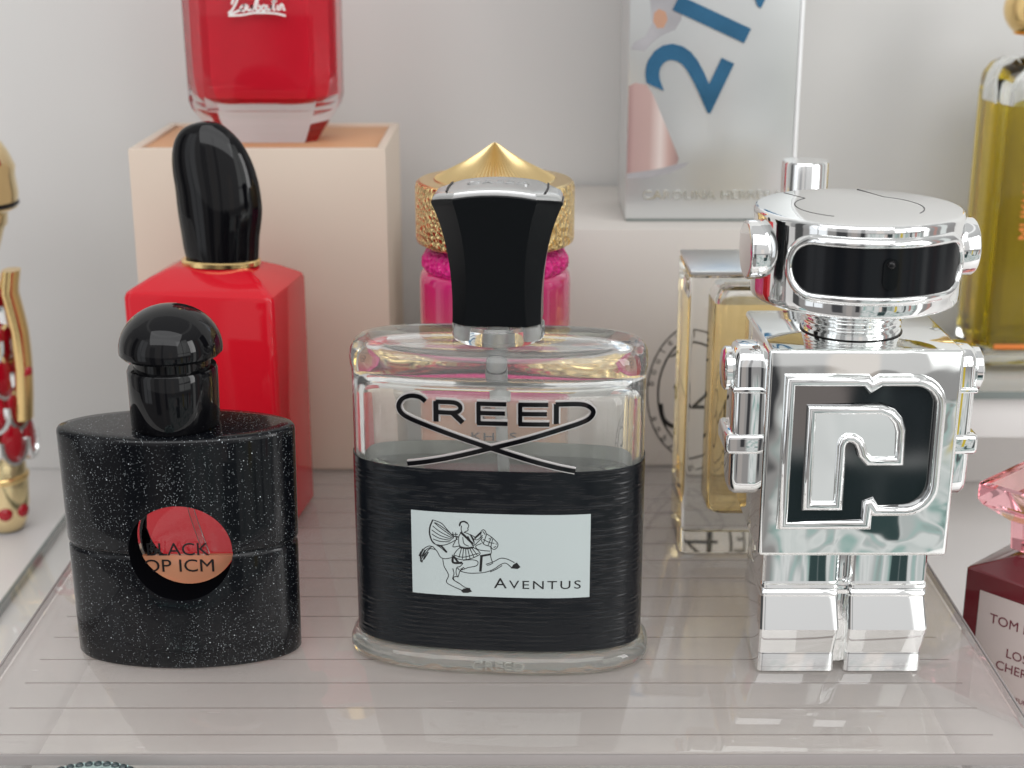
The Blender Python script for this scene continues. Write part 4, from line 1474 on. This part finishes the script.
mb.loft([sq(9.5, HH + 7.1), sq(9.5, HH + 8), sq(10.0, HH + 15), sq(16.4, HH + 19.5), sq(17.4, HH + 21), sq(17.4, HH + 25.5), sq(16.6, HH + 26.2)])
mb.build('stopper', 'rose_glass', t, smooth=20)

# ------------------------------------------------------------------ gold and red jewelled bottle at the left edge
t = thing('perfume_bottle', 'gold bottle with red scalloped jewels in silver rims, cut by the left edge', 'perfume bottle', (-185.0, 170, -32.9), 0)
mb = MB()
mb.lathe([(4.5, 0), (6.2, 0.8), (7.4, 4), (8.6, 10), (9.0, 18), (8.6, 26), (7.4, 33), (6, 42), (6, 70), (6.4, 96), (5.4, 100)], 48)
gb = mb.build('body', 'gold_pale', t, smooth=50)
mb = MB(); mb.lathe([(8.9, 19.4), (9.5, 20.2), (9.5, 21.4), (8.8, 22.2)], 48); mb.build('ring', 'gold', gb, smooth=50)
for a_ in (-120, -72, -24):
    mb = MB(); mb.lathe([(0.02 + 2.6 * math.sin(R(15 * i)), 1.6 * math.cos(R(15 * i))) for i in range(13)], 16, (0, 0), axis='y')
    ca, sa = math.cos(R(a_) + math.pi / 2), math.sin(R(a_) + math.pi / 2)
    mb.v = [(8.2 * math.cos(R(a_)) + x * ca - y * sa, 8.2 * math.sin(R(a_)) + x * sa + y * ca, z + 8.5) for x, y, z in mb.v]
    mb.build('stone', 'ruby', gb)
for row, (z, rr_, k) in enumerate(((36, 10.6, 5), (48, 9.4, 5), (60, 8.4, 5), (72, 7.4, 5), (84, 6.6, 5))):
    for j in range(k):
        a_ = -math.pi / 2 + R(44) * (j - (k - 1) / 2) + R(19 if row % 2 else 0)
        cx_, cy_ = rr_ * math.cos(a_), rr_ * math.sin(a_)
        ca, sa = math.cos(a_ + math.pi / 2), math.sin(a_ + math.pi / 2)
        place = lambda V: [(cx_ + x * ca - y * sa, cy_ + x * sa + y * ca, z + zz) for x, y, zz in V]
        mb = MB()   # a hanging petal of red enamel
        rings = []
        for q in range(7):
            f_ = q / 6
            rings.append([(4.2 * (1 - f_ ** 3) * math.cos(R(12 * i)) + 0.001 * math.cos(R(12 * i)), -2.6 * f_ ** 0.5 * (1 if True else 0), 7.0 * (1 - f_ ** 3) * math.sin(R(12 * i)) + 0.001 * math.sin(R(12 * i))) for i in range(30)])
        mb.loft(rings, True, True)
        mb.v = place(mb.v)
        g_ = mb.build('red_jewel', 'ruby', t, smooth=70)
        mb = MB()
        rings = []
        for i in range(25):
            b2 = R(170) + R(200) * i / 24
            rings.append([((4.7 + 1.3 * math.cos(R(60 * q))) * math.cos(b2), -0.8 + 2.2 * math.sin(R(60 * q)), (7.4 + 1.3 * math.cos(R(60 * q))) * math.sin(b2)) for q in range(6)])
        mb.loft(rings)
        mb.v = place(mb.v)
        mb.build('rim', 'silver', g_, smooth=60)
mb = MB()
rings = []
for i in range(21):
    q = i / 20
    z = 44 + 54 * q
    xo = 13.2 + 1.6 * math.sin(q * math.pi * 1.1) - 4.0 * max(0, q - 0.6) + 3.4 * max(0, q - 0.86) * 6
    rings.append(sring(3.0, 4.0, z, 2.4, 20, cx=xo - 1.6, cy=-4))
mb.loft(rings)
mb.build('side_fin', 'gold', t, smooth=60)
mb = MB()
mb.loft([sring(r_, r_, z_, 2, 16, cx=x_, cy=-6) for x_, z_, r_ in ((10.5, 60.5, 0.6), (12.5, 60.0, 1.5), (14.7, 61.0, 1.9), (15.3, 63.0, 1.5), (14.5, 64.6, 0.5))])
mb.build('hook', 'ruby', t, smooth=60)
mb = MB()
mb.lathe([(4, 100.1), (8, 112), (9, 113), (9.5, 117), (13.0, 119), (13.6, 124), (13.0, 130), (13.4, 133), (11.4, 138), (9.6, 141), (5, 144), (0.2, 145)], 40)
mb.v = [(x + 2.0, y, z) for x, y, z in mb.v]
cap = mb.build('cap', 'gold_pale', t, smooth=40)
mb = MB()
mb.lathe([(12.9, 119.3), (13.7, 120.2), (13.4, 121.2)], 40)
mb.v = [(x + 2.0, y, z) for x, y, z in mb.v]
mb.build('band', 'gloss_black', cap, smooth=40)

# ------------------------------------------------------------------ pale glass lid with dark beads peeping in at the bottom left
t = thing('beaded_jar', 'pale blue round glass jar with a dark beaded rim at the front edge', 'jar', (-93, -57.5, -32.9), 0)
mb = MB(); mb.lathe([(12, 0), (13, 0.6), (13, 27), (15.6, 30), (16, 32), (15.4, 33), (6, 33.7), (0.1, 33.8)], 56); mb.build('glass_body', 'pale_glass', t, smooth=40)
mb = MB()
for j in range(44):
    a_ = 2 * math.pi * j / 44
    mb.lathe([(0.02 + 0.95 * math.sin(R(30 * i)), 33.2 + 0.6 * math.cos(R(30 * i))) for i in range(7)], 8, (14.2 * math.cos(a_), 14.2 * math.sin(a_)))
mb.build('beaded_rim', 'dark_bead', t, smooth=60)
